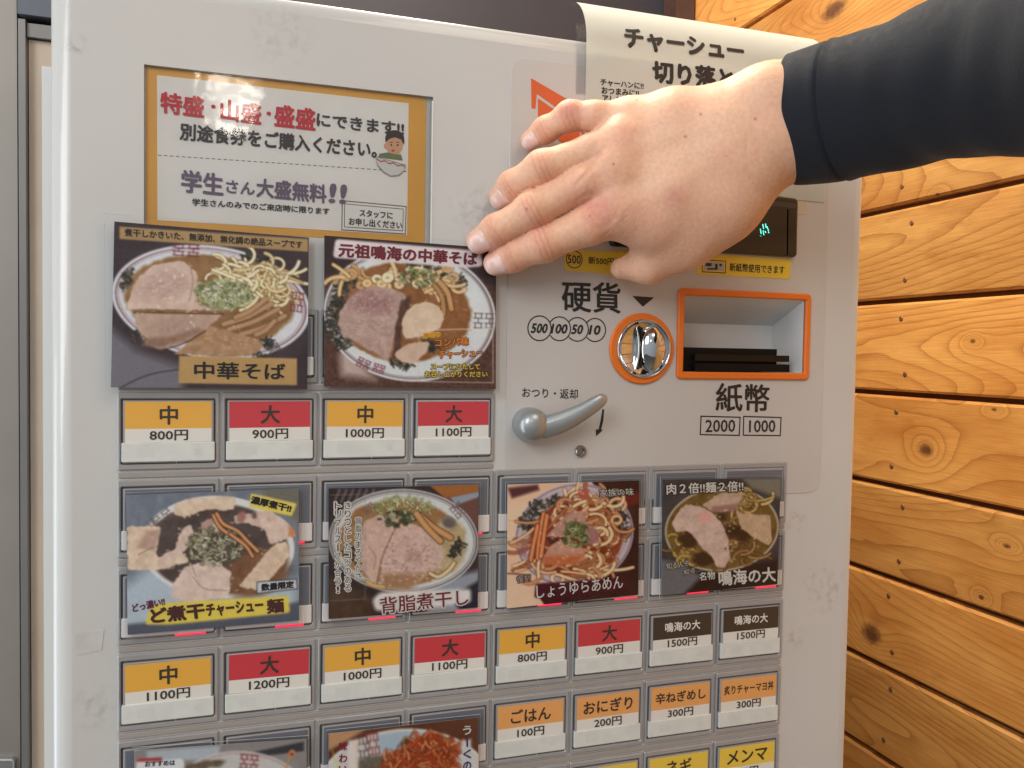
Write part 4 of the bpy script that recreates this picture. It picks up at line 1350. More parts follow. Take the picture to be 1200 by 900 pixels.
c.stroke([(226, 676), (240, 690), (266, 692)], 1.0, (164, 132, 118)); c.stroke([(224, 660), (230, 676)], 1.0, (164, 132, 118))
c.gleam(70, (250, 650, 84, 50), rg, (226, 206, 186)); c.leeks((251, 640, 33, 23), 210, rg, ((216, 214, 192), (196, 200, 166), (150, 166, 112), (230, 228, 214), (176, 178, 150), (96, 108, 76)))
for pts in ([(250, 604), (258, 618), (272, 628), (284, 634), (300, 642)], [(254, 602), (262, 614), (278, 622), (290, 634), (302, 646)], [(270, 626), (288, 640), (296, 652)]):
    c.stroke(pts, 4, (196, 134, 82), shade=.7, hi=26)
c.poly([(294, 578), (348, 590), (342, 605), (292, 594)], (226, 206, 92), f=1.5, rnd=2)
c.poly([(301.5, 682), (347.5, 678.5), (348.5, 690), (301, 695.5)], (200, 204, 210), f=1)
for a, b in (((301.5, 682), (347.5, 678.5)), ((347.5, 678.5), (348.5, 690)), ((348.5, 690), (301, 695.5)), ((301, 695.5), (301.5, 682))):
    c.stroke([a, b], 1.0, (60, 56, 66))
c.poly([(176, 712), (190, 707), (338, 698), (340, 718), (200, 732), (170, 732)], (228, 204, 78), f=3, rnd=4)
o = c.done('menu_card', 'ramen card with yellow どっ煮干チャーシュー麺 banner, far left below the first buttons', 'menu card', GROUP, rough=0.28)
o['label'] = 'grey blue ramen card with a yellow banner reading ど煮干チャーシュー麺'
card_text(o, [('濃厚煮干!!', (293.5, 589.5), (340, 600.5), (295.5, 581), 0, dict(bold=0.05)),
              ('数量限定', (306.5, 692.5), (344, 688.5), (306.5, 684.5), 0, dict(bold=0.05)),
              ('どっ濃い!!', (156, 717.5), (193.5, 709), (154.5, 708.5), 1, dict(bold=0.04)),
              ('ど煮干', (178, 730.5), (240, 723.5), (176, 713.5), 2, dict(bold=0.05)),
              ('チャーシュー', (243, 722.5), (309, 716), (241, 708.5), 2, dict(bold=0.05)),
              ('麺', (313.5, 719), (332.5, 717), (312.5, 703), 2, dict(bold=0.04))], [tink, mat('menu_plum', (110, 40, 66), .45), tbr])
film(o, [(146, 577.5), (352, 569.5), (353, 730), (147.5, 749)], d + 0.0006)

# --- card 4: seabura niboshi
rg = random.Random(4)
c = Sheet([(385, 572.3), (560.7, 568), (560, 712), (385, 725.5)], d)
c.fill((64, 48, 44), amp=14, sc=14)
for k in range(6):
    c.stroke([(392 + k * 8, 588), (398 + k * 8, 574)], 3, (104, 92, 96))
c.poly([(500, 566), (565, 566), (565, 580), (524, 586)], (168, 104, 46), f=2)
c.poly([(520, 584), (562, 577), (562, 620), (540, 600)], (120, 78, 66), f=5)
c.poly([(528, 583), (562, 576), (562, 582), (534, 592)], (150, 158, 172), f=2)
c.poly([(500, 690), (545, 672), (562, 668), (562, 720), (500, 720)], (150, 158, 170), f=8)
c.poly([(526, 700), (562, 680), (562, 716), (540, 716)], (50, 46, 56), f=5)
c.poly([(384, 676), (436, 700), (440, 730), (384, 730)], (86, 62, 44), f=8, amp=14, sc=14)
c.ell(473, 634, 88, 61, 2, (204, 208, 206), amp=6, sc=40)
c.oring(473, 634, 85.5, 58.5, 2, 1.2, (88, 70, 76)); c.oring(473, 634, 82.5, 56, 2, .7, (130, 116, 120))
c.ell(470, 636, 74, 50, 2, (164, 124, 76), f=3, amp=20, sc=9, wob=.05)
c.ell(522, 640, 24, 32, 10, (186, 164, 122), f=5, amp=24, sc=5, wob=.3)
c.nori(536, 642, 6, 12, 30, rg); c.nori(410, 650, 7, 12, -20, rg, 24); c.ell(422, 600, 12, 6, -30, (160, 110, 64), f=4, wob=.6)
c.poly([(427, 610), (448, 602), (470, 604), (460, 630), (446, 660), (440, 686), (424, 668), (424, 630)], (202, 170, 154), rnd=6, wob=1.5, amp=20, sc=4)
c.poly([(452, 632), (462, 618), (480, 612), (498, 620), (516, 636), (522, 650), (510, 668), (488, 684), (462, 690), (446, 684), (448, 660)], (204, 174, 160), rnd=7, wob=1.5, amp=20, sc=4)
c.ell(484, 652, 9, 7, 0, (184, 148, 134), f=7, amp=16, sc=3); c.ell(485, 654, 2, 1.4, 0, (226, 214, 196), f=1)
c.poly([(446, 672), (500, 672), (480, 692), (450, 690)], (170, 128, 92), f=8, amp=12, sc=4)
c.stroke([(470, 606), (458, 630), (447, 656), (442, 684)], 1.8, (150, 112, 96))
c.stroke([(500, 640), (490, 652), (478, 656), (470, 668)], 1.0, (164, 128, 112)); c.stroke([(432, 640), (440, 652), (438, 668)], 1.2, (170, 134, 116))
c.gleam(90, (472, 650, 56, 40), rg, (220, 194, 178)); c.gleam(60, (478, 656, 34, 28), rg, (160, 122, 108)); c.leeks((472, 595, 36, 12), 120, rg, ((198, 206, 150), (170, 184, 116), (214, 216, 176), (150, 168, 96)))
c.leeks((466, 608, 20, 9), 60, rg, ((64, 84, 54), (96, 116, 72), (40, 54, 38), (190, 190, 160)))
for pts in ([(492, 604), (508, 618), (528, 630)], [(488, 602), (500, 618), (516, 634)]):
    c.stroke(pts, 7, (190, 138, 80), shade=.7, hi=22)
c.ell(526, 612, 9, 7, 20, (130, 118, 110), f=2); c.ell(526, 613, 6, 4.5, 20, (110, 98, 92), f=2)
c.stroke([(504, 672), (514, 676), (526, 668), (532, 660)], 4, (222, 200, 150), shade=.5); c.stroke([(430, 682), (438, 686), (450, 688)], 4, (214, 170, 100), shade=.4)
c.motif(537, 598, 17, 13, 50, (110, 84, 86), .9); c.motif(432, 596, 14, 9, -35, (110, 84, 86), .8)
c.poly([(436, 703), (445, 694), (552, 690), (552, 706), (470, 716), (440, 716)], (222, 216, 214), f=5, rnd=5)
for a, b in (((386.5, 580), (428, 579.5)), ((428, 579.5), (428, 702)), ((428, 702), (386.5, 704))):
    c.stroke([a, b], .6, (150, 136, 126))
o = c.done('menu_card', 'ramen card with maroon 背脂煮干し title and vertical white lettering', 'menu card', GROUP, rough=0.28)
it = [('背脂煮干し', (446, 719.5), (549, 708.5), (445, 700.5), 0, dict(bold=0.012, outline=(1, 0.08)))]
for (s, x, y0, y1) in (('背脂のまろやかさ', 420, 606, 680), ('きりっとしたコクのある', 407.5, 588, 694), ('トリプルスープが合う！', 396, 588, 696)):
    n_ = len(s); st_ = (y1 - y0) / n_
    for i, ch_ in enumerate(s):
        y = y0 + st_ * i
        hh, wd = st_ * .43, 3.6
        if ch_ == 'ー':
            it.append(('|', (x - .5, y + st_ * .85), (x + .5, y + st_ * .85), (x - .5, y + st_ * .1), 2, dict(bold=0.02, outline=(1, 0.12)))); continue
        if ch_ == '！':
            it.append(('!', (x - 1, y + st_ * .88), (x + 1, y + st_ * .88), (x - 1, y + st_ * .1), 2, dict(bold=0.02, outline=(1, 0.12)))); continue
        it.append((ch_, (x - wd, y + st_ * .88), (x + wd, y + st_ * .88), (x - wd, y + st_ * .04), 2, dict(bold=0.0, outline=(1, 0.13))))
card_text(o, it, [tmar, twhite, tink])
film(o, [(383, 569.5), (563, 565), (562.5, 716), (383, 730)], d + 0.0006)

# --- card 5: shoyu ramen
rg = random.Random(5)
c = Sheet([(595, 568), (749, 563), (748, 697), (594, 713)], d)
c.fill((230, 190, 158), amp=14, sc=40, ax=3)
c.stroke([(594, 610), (612, 610)], .8, (200, 150, 120)); c.stroke([(594, 672), (622, 674)], 1.4, (96, 60, 46))
c.poly([(595, 572), (630, 568), (632, 574), (600, 584)], (96, 50, 50), f=4)
c.poly([(690, 560), (752, 558), (752, 700), (640, 712), (632, 700), (700, 660), (735, 620)], (66, 30, 28), f=2, amp=10, sc=20)
c.poly([(724, 572), (752, 578), (752, 590), (736, 594)], (120, 36, 28), f=5)
c.ell(673, 627, 70, 60, -14, (194, 180, 184), amp=6, sc=40)
c.oring(673, 627, 68, 58, -14, 1.2, (128, 110, 136)); c.oring(673, 627, 62, 52.5, -14, .6, (160, 140, 156))
c.ell(675, 632, 55, 46, -12, (150, 62, 30), f=3, wob=.05, amp=24, sc=9)
for (x, y, a, b) in ((618, 613, 8, 10), (630, 596, 10, 9), (647, 588, 9, 5), (716, 590, 8, 9), (726, 604, 8, 12), (732, 624, 5, 8)):
    c.nori(x, y, a, b, -30, rg)
NC = ((214, 160, 110), (190, 124, 76), (226, 184, 138), (160, 88, 46))
c.noodles((680, 600, 40, 14), 34, 3.6, NC, rg, .7, 44)
c.noodles((708, 630, 16, 24), 26, 3.6, NC, rg, 1.2, 30)
c.noodles((672, 668, 46, 9), 34, 3.6, NC, rg, 1.0, 34, 10)
c.noodles((628, 640, 9, 28), 16, 3.4, NC, rg, .5, 34, 100)
c.poly([(640, 628), (656, 610), (672, 597), (686, 600), (686, 612), (702, 622), (700, 636), (664, 630)], (188, 140, 122), rnd=3, wob=1.5, amp=18, sc=5)
c.poly([(676, 612), (700, 622), (704, 636), (682, 640)], (168, 116, 112), rnd=3, wob=1.5, amp=14, sc=4)
c.poly([(640, 630), (664, 631), (672, 636), (646, 640)], (90, 46, 40), f=2)
c.poly([(634, 658), (644, 640), (660, 632), (684, 642), (686, 656), (674, 660), (638, 661)], (198, 146, 122), rnd=4, wob=1.2, amp=18, sc=4)
c.poly([(636, 652), (684, 650), (676, 662), (636, 662)], (196, 108, 58), f=6, amp=12, sc=3)
for pts in ([(637, 602), (632, 628), (630, 654)], [(641, 604), (637, 630), (634, 652)], [(630, 616), (625, 640), (622, 656)]):
    c.stroke(pts, 4.5, (214, 122, 66), shade=.6, hi=24)
c.gleam(50, (675, 632, 50, 42), rg, (246, 206, 160)); c.leeks((674, 626, 15, 15), 90, rg, ((86, 116, 52), (120, 146, 76), (196, 206, 150), (60, 86, 38), (150, 170, 100)))
c.motif(684, 579, 13, 10, 0, (190, 84, 78), 1.2); c.motif(614, 645, 9, 12, 30, (150, 80, 96), .8)
c.poly([(628, 684), (734, 676), (736, 690), (650, 704), (626, 700)], (84, 22, 38), f=3, rnd=3)
o = c.done('menu_card', 'peach and dark red ramen card titled しょうゆらあめん', 'menu card', GROUP, rough=0.28)
card_text(o, [('しょうゆらあめん', (629, 701.5), (730, 689), (628.5, 686.5), 0, dict(bold=0.012)),
              ('家族の味', (703, 582.5), (743, 580.5), (702, 573.5), 0, dict(bold=0.0, outline=(1, 0.10))),
              ('復刻', (606, 683.5), (622, 681), (605, 675.5), 2, dict(bold=0.0, outline=(1, .1)))], [twhite, tink, mat('menu_cream', (220, 190, 180), .45)])
film(o, [(592.5, 565), (752.5, 560.5), (751, 700), (592, 717)], d + 0.0006)

# --- card 6: narumi no dai
rg = random.Random(6)
c = Sheet([(776, 562), (915, 560), (911, 684.5), (775, 698)], d)
c.fill((68, 66, 70), amp=12, sc=20)
c.poly([(870, 560), (918, 560), (918, 585), (880, 572)], (130, 126, 112), f=6)
c.poly([(772, 655), (800, 660), (826, 680), (812, 700), (772, 702)], (112, 114, 120), f=5)
c.poly([(812, 690), (820, 682), (822, 690), (814, 697)], (190, 186, 184), f=3)
c.poly([(848, 668), (913, 655), (913, 690), (800, 698), (822, 676)], (44, 32, 34), f=6)
c.ell(846, 620, 67, 49.5, -6, (206, 196, 170))
c.ell(846, 620, 65, 47.5, -6, (124, 96, 48), f=2, amp=26, sc=8)
c.noodles((872, 590, 24, 14), 26, 3.2, ((176, 150, 82), (150, 120, 60), (196, 170, 104)), rg, 1.4, 24)
c.noodles((856, 640, 34, 22), 30, 3.2, ((136, 98, 54), (110, 76, 42), (160, 122, 70)), rg, 1.2, 28)
c.noodles((804, 646, 18, 18), 20, 3.0, ((170, 140, 60), (120, 90, 40), (190, 160, 80)), rg, 1.2, 22)
for (x, y, a, b) in ((806, 634, 12, 10), (825, 655, 14, 9), (858, 622, 10, 8), (870, 625, 12, 9), (846, 606, 6, 6)):
    c.ell(x, y, a, b, 0, (72, 46, 30), f=6, wob=.7)
c.poly([(822, 592), (846, 577), (870, 578), (868, 586), (862, 596), (850, 600), (832, 598)], (196, 168, 146), rnd=3, wob=1.2, amp=18, sc=5)
c.poly([(834, 594), (866, 590), (860, 599), (836, 600)], (166, 122, 116), f=3)
c.poly([(862, 600), (880, 602), (903, 604), (905, 634), (900, 639), (880, 628), (868, 618)], (200, 170, 138), rnd=3, wob=1.4, amp=20, sc=5)
c.poly([(787, 614), (796, 598), (803, 591), (820, 593), (836, 602), (846, 614), (854, 632), (855, 655), (848, 666), (840, 664), (834, 652), (822, 642), (812, 628), (804, 622), (792, 624)], (206, 180, 166), rnd=3, wob=1.4, amp=20, sc=5)
c.gleam(60, (846, 620, 58, 42), rg, (222, 196, 150)); c.ell(826, 606, 7, 6, 0, (226, 166, 156), f=7)
c.ell(850, 643, 1.2, 1.2, 0, (90, 60, 50), f=1)
o = c.done('menu_card', 'dark ramen card with big white 鳴海の大 lettering, rightmost of the photo cards', 'menu card', GROUP, rough=0.28)
card_text(o, [('肉２倍!!麺２倍!!', (781.5, 579.5), (871, 575.5), (781, 567), 0, dict(bold=0.025, outline=(1, 0.12))),
              ('名物', (820, 680.5), (838, 678.5), (819.5, 671), 0, dict(bold=0.02)),
              ('鳴海の大', (843, 686.5), (909, 681), (842, 669.5), 0, dict(bold=0.03)),
              ('知る人ぞ', (781, 667.5), (807.5, 663.5), (780.5, 660), 0, dict(bold=0.0, outline=(1, .1))),
              ('知る…', (801, 674), (822, 669.5), (801, 667.5), 0, dict(bold=0.0, outline=(1, .1)))], [twhite, tink])
film(o, [(774, 559.5), (917.5, 557.5), (913.5, 688), (773, 702)], d + 0.0006)

# --- card 7: lower left
rg = random.Random(7)
c = Sheet([(157, 880), (359, 866), (361, 1005), (157, 1034)], d, 0.0005)
c.fill((148, 142, 138), amp=10, sc=30)
c.poly([(172, 880), (258, 874), (256, 890), (172, 892)], (176, 186, 194), f=4)
c.poly([(285, 884), (356, 869), (356, 880), (310, 886)], (70, 70, 76), f=2)
c.ell(277, 950, 90, 70, -4, (200, 198, 194), amp=5, sc=30); c.oring(277, 950, 87, 67, -4, .8, (170, 120, 124))
c.ell(270, 960, 76, 56, -4, (110, 84, 62), f=4, amp=20, sc=8)
for (x, y) in ((225, 898), (240, 896), (254, 895), (236, 900)):
    c.ell(x, y, 9, 4, -10, (112, 98, 76), f=3, wob=.9, amp=24, sc=4)
c.motif(292, 893, 22, 16, 5, (150, 56, 66), 1.2)
c.stroke([(335, 900), (340, 886)], 2, (206, 150, 90)); c.ell(342, 883, 5, 4.5, 0, (206, 140, 96), f=2, wob=.9); c.ell(342, 884, 2, 1.5, 0, (140, 50, 40), f=1)
c.poly([(160, 892), (213, 889), (216, 893), (216, 915), (158, 918)], (220, 222, 222), f=1.2, rnd=2)
c.poly([(161, 889), (190, 887.5), (190, 892), (161, 893)], (190, 70, 70), f=1)
o = c.done('menu_card', 'ramen card with おすすめは tag, cut off at the bottom left of the photo', 'menu card', GROUP, rough=0.28)
card_text(o, [('おすすめは', (170, 898.5), (205, 896.5), (170, 892.5), 0, dict(bold=0.03)), ('辛味噌らーめん', (176, 1010), (330, 992), (176, 990), 1, dict(bold=0.03))], [mat('menu_slate', (70, 84, 104), .45), twhite])
film(o, [(155, 876), (362, 862), (364, 1010), (155, 1040)], d + 0.0006)

# --- card 8: shredded carrot ramen
rg = random.Random(8)
c = Sheet([(385, 860), (560, 841), (562, 976), (385, 1003)], d, 0.0005)
c.fill((110, 66, 44), amp=10, sc=30)
c.poly([(384, 858), (430, 854), (400, 872), (384, 880)], (196, 150, 106), f=4)
c.ell(474, 926, 104, 72, -4, (206, 206, 200), amp=5, sc=30)
c.poly([(440, 862), (470, 856), (505, 858), (490, 872), (460, 886), (446, 880)], (168, 188, 202), f=8)
c.oring(474, 926, 102.5, 70.5, -4, 1.6, (226, 222, 216))
c.ell(470, 938, 84, 56, -4, (140, 92, 60), f=4, amp=16, sc=8)
c.motif(424, 876, 17, 24, -6, (108, 84, 84), 1.3); c.motif(437, 872, 15, 24, -8, (150, 80, 84), 1.3)
c.ell(432, 894, 18, 7, -10, (112, 108, 92), f=5, wob=.8, amp=20, sc=4); c.ell(476, 870, 8, 4, -20, (80, 80, 60), f=3, wob=.8)
CC = ((226, 98, 40), (240, 130, 70), (200, 70, 26), (214, 84, 34), (246, 154, 96), (176, 54, 22))
c.poly([(446, 900), (470, 876), (490, 862), (510, 858), (526, 866), (534, 890), (540, 920), (446, 920)], (196, 72, 30), f=4, wob=3)
for _ in range(330):
    u = rg.random(); x = 448 + 90 * u
    top = 862 + abs(x - 505) ** 1.35 * 0.13
    y = top + rg.random() ** 1.3 * 70
    th = rg.uniform(-2.6, 0.6); l_ = rg.uniform(6, 16)
    c.stroke([(x, y), (x + l_ * .5 * math.cos(th) + rg.uniform(-2, 2), y + l_ * .5 * math.sin(th)), (x + l_ * math.cos(th), y + l_ * math.sin(th))], rg.uniform(1.0, 1.9), CC[rg.randrange(6)], shade=.35, hi=18)
c.poly([(408, 868), (420, 866), (420, 935), (408, 937)], (224, 212, 210), f=3)
c.poly([(541, 868), (552, 866), (552, 930), (541, 932)], (206, 210, 208), f=3)
c.stroke([(389, 878), (400, 915)], 1, (206, 190, 90)); c.stroke([(418, 868), (418, 920)], .8, (216, 196, 90))
o = c.done('menu_card', 'ramen card heaped with shredded orange carrot, cut off at the bottom edge', 'menu card', GROUP, rough=0.28)
it = []
for (s, x, y0, st_, m_) in (('味わい深い', 402, 870, 14, 0), ('うーくの香', 547.5, 851, 14, 1)):
    for i, ch_ in enumerate(s):
        y = y0 + i * st_
        if ch_ == 'ー':
            it.append(('|', (x - .6, y + 10), (x + .6, y + 10), (x - .6, y), m_, dict(bold=0.03))); continue
        it.append((ch_, (x - 4.6, y + 10), (x + 4.6, y + 9.2), (x - 4.6, y), 2 if i < 2 and m_ else m_, dict(bold=0.03)))
card_text(o, it, [mat('menu_rose', (158, 44, 72), .45), mat('menu_purple', (84, 60, 120), .45), twhite])
film(o, [(382, 856), (563, 837), (565, 980), (382, 1009)], d + 0.0006)

# --- paper sign taped over the top edge
ps = MB()
d = CD + 0.0006
xl, xr = P(686, 112, d)[0], P(967, 225, d)[0]
zbot = P(967, 237, d)[2]
zt = TOP - 0.003
prof = [(0, zbot)] + [(0, zbot + (zt - zbot) * k / 8) for k in range(1, 9)]
Rb = 0.030
for k in range(1, 15):
    a = rad(k * 4.4)
    prof.append((Rb * (1 - math.cos(a)), zt + Rb * math.sin(a)))
NXS = 16
V = []
for (yy, z) in prof:
    for i in range(NXS + 1):
        t = i / NXS
        V.append((xl + (xr - xl) * t, -d + yy, z))
n1 = NXS + 1
ps.add(V, [(k * n1 + i, k * n1 + i + 1, (k + 1) * n1 + i + 1, (k + 1) * n1 + i) for k in range(len(prof) - 1) for i in range(NXS)])
pm = mat('sign_paper', (222, 226, 218), 0.5, var=0.012, vscale=25)
pnt = pm.node_tree
if 'Translucent BSDF' not in pnt.nodes:
    tl_ = pnt.nodes.new('ShaderNodeBsdfTranslucent'); tl_.inputs[0].default_value = L4((226, 228, 214))
    mxs = pnt.nodes.new('ShaderNodeMixShader'); mxs.inputs[0].default_value = 0.4
    out_ = pnt.nodes['Material Output']
    pnt.links.new(pnt.nodes['Principled BSDF'].outputs[0], mxs.inputs[1]); pnt.links.new(tl_.outputs[0], mxs.inputs[2])
    pnt.links.new(mxs.outputs[0], out_.inputs[0])
sg = ps.build('paper_sign', pm, loc=((xl + xr) / 2, -d, zbot), smooth=True)
tag(sg, 'white paper sign reading チャーシュー切り落とし taped over the top edge', 'paper sign')
ps = MB(); dt = d + 0.0001


def on_sheet(x, y):
    """flat sheet coordinates (x, z along the paper) of a point on the bent sign"""
    q = P(x, y, dt)
    if q[2] <= zt:
        return (q[0], q[2])
    best = None
    for an in np.linspace(0, 1.3, 300):
        q = P(x, y, dt - Rb * (1 - math.cos(an)))
        e_ = abs(q[2] - (zt + Rb * math.sin(an)))
        if best is None or e_ < best[0]: best = (e_, q[0], zt + Rb * an)
    return best[1:]


for (body, bl, br, tl, bo) in (('チャーシュー', (733, 56), (871.5, 73), (731, 33.5), .05), ('切り落とし', (766, 96), (884, 108), (765, 71), .05),
                               ('チャーハンに!!', (704, 100), (754, 105), (704, 92.5), .035), ('おつまみに!!', (705, 109.5), (748.5, 113.5), (705, 101.8), .035),
                               ('アレンジに!!', (706, 119), (749, 123), (706, 111), .035)):
    text(ps, body, on_sheet(*bl), on_sheet(*br), on_sheet(*tl), dt, bold=bo)
for a in ps.v:                                   # the lettering follows the sheet where it bends over the edge
    k = a[:, 2] > zt
    an = np.clip((a[k, 2] - zt) / Rb, 0, 1.4)
    a[k, 1] += Rb * (1 - np.cos(an)) - 0.0003; a[k, 2] = zt + Rb * np.sin(an) + 0.0002
ps.build('lettering', mat('marker_black', (30, 28, 28), 0.5), sg)
ps = MB()
x_ = P(674, 100, 0)[0]
V = []
for (yy, z) in prof[5:]:
    for i in range(5):
        V.append((x_ + (xl + 0.002 - x_) * i / 4, -CD - 0.0004 + yy, z))
ps.add(V, [(k * 5 + i, k * 5 + i + 1, (k + 1) * 5 + i + 1, (k + 1) * 5 + i) for k in range(len(prof) - 6) for i in range(4)])
ps.build('clear_tape', film_mat('tape_plastic', tint=(244, 245, 247), ior=1.4, rough=0.2, wav=0.08), sg, smooth=True)


# ------------------------------------------------------------------ the customer's hand and forearm
def J(x, y, dmm, rpx):
    p = P(x, y, dmm / 1000.0)
    return p, rpx * depth_at(p) / F


fingers = {
    'index': [J(720, 243, 33, 29), J(690, 263, 31, 23.5), J(637, 285, 23, 20.8), J(601, 299.5, 14.5, 18.0), J(581, 308.5, 9.2, 14.6)],
    'middle': [J(716, 200, 35, 29), J(684, 215, 34, 20.0), J(624, 246.5, 25, 20.6), J(582, 270.5, 15, 18.0), J(561, 283, 9.2, 14.6)],
    'ring': [J(722, 168, 34, 27), J(692, 177, 33, 18.4), J(635, 197, 25, 19.4), J(601, 219, 15, 17.4), J(587, 231, 9.0, 14.0)],
    'pinky': [J(735, 140, 31, 22), J(696, 136.5, 29, 16.8), J(668, 135.5, 24, 15.8), J(639, 152.5, 14.5, 13.8), J(621, 164.5, 8.6, 11.2)],
    'thumb': [J(845, 228, 44, 42), J(800, 276, 31, 33), J(759, 311, 22, 21.0), J(728, 314.5, 16, 12.5)],
}
palm = [
    [J(905, 122, 60, 38), J(850, 137, 50, 32), J(790, 138, 42, 29), J(742, 140, 31, 23)],
    [J(906, 138, 61, 38), J(850, 152, 52, 36), J(732, 168, 35, 25)],
    [J(908, 152, 61, 38), J(850, 175, 52, 37), J(726, 201, 36, 26)],
    [J(910, 162, 61, 38), J(850, 198, 51, 38), J(790, 226, 43, 35), J(727, 242, 34, 28)],
    [J(910, 166, 60, 36), J(868, 204, 50, 42), J(838, 238, 43, 43)],
    [J(838, 238, 43, 43), J(800, 272, 32, 34), J(775, 262, 36, 26)],
    [J(838, 238, 43, 41), J(760, 255, 34, 30), J(720, 250, 32, 26)],
]
arm = [
    [J(895, 122, 59, 37), J(926, 120, 62, 38), J(981, 112, 78, 40), J(1040, 95, 98, 36)],
    [J(895, 160, 59, 37), J(928, 163, 62, 38), J(985, 152, 78, 39), J(1040, 130, 98, 36)],
]


def cone(p, a, ra, b, rb):
    ab = b - a
    t = np.clip(((p - a) @ ab) / (ab @ ab), 0, 1)
    return np.linalg.norm(p - a - t[:, None] * ab, axis=1) - (ra + (rb - ra) * t)


def smin(a, b, k):
    h = np.clip(0.5 + 0.5 * (b - a) / k, 0, 1)
    return b + (a - b) * h - k * h * (1 - h)


# joint data for creases and knuckles
JT = {}
for nme, ch_ in fingers.items():
    JT[nme] = [q[0] for q in ch_]
VIEW = np.array([0, -1.0, 0])


def sdf(p):
    out = None
    for ch_ in palm + arm:
        for (a, ra), (b, rb) in zip(ch_[:-1], ch_[1:]):
            v = cone(p, a, ra, b, rb)
            out = v if out is None else smin(out, v, 0.011)
    # knuckle domes on the back of the hand
    for nme, up in (('index', 3.2), ('middle', 3.4), ('ring', 3.0), ('pinky', 2.6)):
        q, r = fingers[nme][0]
        out = smin(out, np.linalg.norm(p - (q + VIEW * up / 1000), axis=1) - r * 0.80, 0.009)
    # ulnar head at the wrist
    q, r = J(896, 108, 66, 22)
    out = smin(out, np.linalg.norm(p - q, axis=1) - r, 0.012)
    res = out
    for nme, ch_ in fingers.items():
        f = None
        for (a, ra), (b, rb) in zip(ch_[:-1], ch_[1:]):
            v = cone(p, a, ra, b, rb)
            f = v if f is None else smin(f, v, 0.0035)
        if nme != 'thumb':                        # slightly thicker at the joints
            for k_ in (2, 3):
                q, r = ch_[k_]
                f = smin(f, np.linalg.norm(p - q - VIEW * 0.0006, axis=1) - r * 0.97, 0.003)
        res = np.minimum(res, smin(out, f, 0.0045 if nme != 'thumb' else 0.010))
    return res


def surface_nets(lo, hi, h):
    n = np.ceil((hi - lo) / h).astype(int) + 1
    ax = [lo[i] + h * np.arange(n[i]) for i in range(3)]
    # coarse pass keeps the evaluation near the surface
    cs_n = 4
    val = np.full(n, 1.0)
    cx = [a[::cs_n] for a in ax]
    G = np.stack(np.meshgrid(*cx, indexing='ij'), -1).reshape(-1, 3)
    cv = sdf(G).reshape([len(a) for a in cx])
    full = np.repeat(np.repeat(np.repeat(cv, cs_n, 0), cs_n, 1), cs_n, 2)[:n[0], :n[1], :n[2]]
    val = full.copy()
    near = np.abs(full) < h * cs_n * 2.2
    I = np.argwhere(near)
    pts = np.stack([ax[k][I[:, k]] for k in range(3)], 1)
    vv = np.concatenate([sdf(pts[i:i + 200000]) for i in range(0, len(pts), 200000)])
    val[near] = vv
    s = val < 0
    c = [s[i:n[0] - 1 + i, j:n[1] - 1 + j, k:n[2] - 1 + k] for i in (0, 1) for j in (0, 1) for k in (0, 1)]
    tot = sum(a.astype(np.int8) for a in c)
    act = (tot > 0) & (tot < 8)
    ids = -np.ones(act.shape, np.int64); A = np.argwhere(act); ids[act] = np.arange(len(A))
    acc = np.zeros((len(A), 3)); cnt = np.zeros(len(A))
    cor = [np.array((i, j, k)) for i in (0, 1) for j in (0, 1) for k in (0, 1)]
    for a in range(8):
        for b in range(a + 1, 8):
            if np.abs(cor[a] - cor[b]).sum() != 1: continue
            pa, pb = A + cor[a], A + cor[b]
            va, vb = val[tuple(pa.T)], val[tuple(pb.T)]
            x = (va < 0) != (vb < 0)
            t = va[x] / (va[x] - vb[x])
            acc[x] += pa[x] + t[:, None] * (pb[x] - pa[x]); cnt[x] += 1
    V = lo + h * acc / cnt[:, None]
    Fq = []
    for d_ in range(3):
        e1, e2 = [(1, 2), (2, 0), (0, 1)][d_]
        sl0 = [slice(1, -1)] * 3; sl0[d_] = slice(0, n[d_] - 1)
        base = np.zeros(3, int)
        idx = np.argwhere(np.ones([n[0] - 1 if d_ == 0 else n[0] - 2, n[1] - 1 if d_ == 1 else n[1] - 2, n[2] - 1 if d_ == 2 else n[2] - 2], bool))
        off = np.array([1, 1, 1]); off[d_] = 0
        idx = idx + off
        st_ = np.zeros(3, int); st_[d_] = 1
        a = s[tuple(idx.T)]; b = s[tuple((idx + st_).T)]
        x = a != b
        idx, a = idx[x], a[x]
        u1 = np.zeros(3, int); u1[e1] = 1; u2 = np.zeros(3, int); u2[e2] = 1
        q = np.stack([ids[tuple((idx - u1 - u2).T)], ids[tuple((idx - u2).T)], ids[tuple(idx.T)], ids[tuple((idx - u1).T)]], 1)
        q[~a] = q[~a][:, ::-1]
        Fq.append(q)
    return V, np.concatenate(Fq)


def grad(p, e=0.0004):
    g = np.stack([sdf(p + np.eye(3)[i] * e) - sdf(p - np.eye(3)[i] * e) for i in range(3)], 1)
    return g / (np.linalg.norm(g, axis=1)[:, None] + 1e-12)


allp = np.array([q[0] for ch_ in list(fingers.values()) + palm + arm for q in ch_])
lo = allp.min(0) - 0.055; hi = allp.max(0) + 0.055
lo[0] = P(540, 285, 0.0)[0] - 0.01
hi[0] = P(1100, 100, 0.12)[0]
V, Q = surface_nets(lo, hi, 0.00125)
for _ in range(2):
    V = V - sdf(V)[:, None] * grad(V)
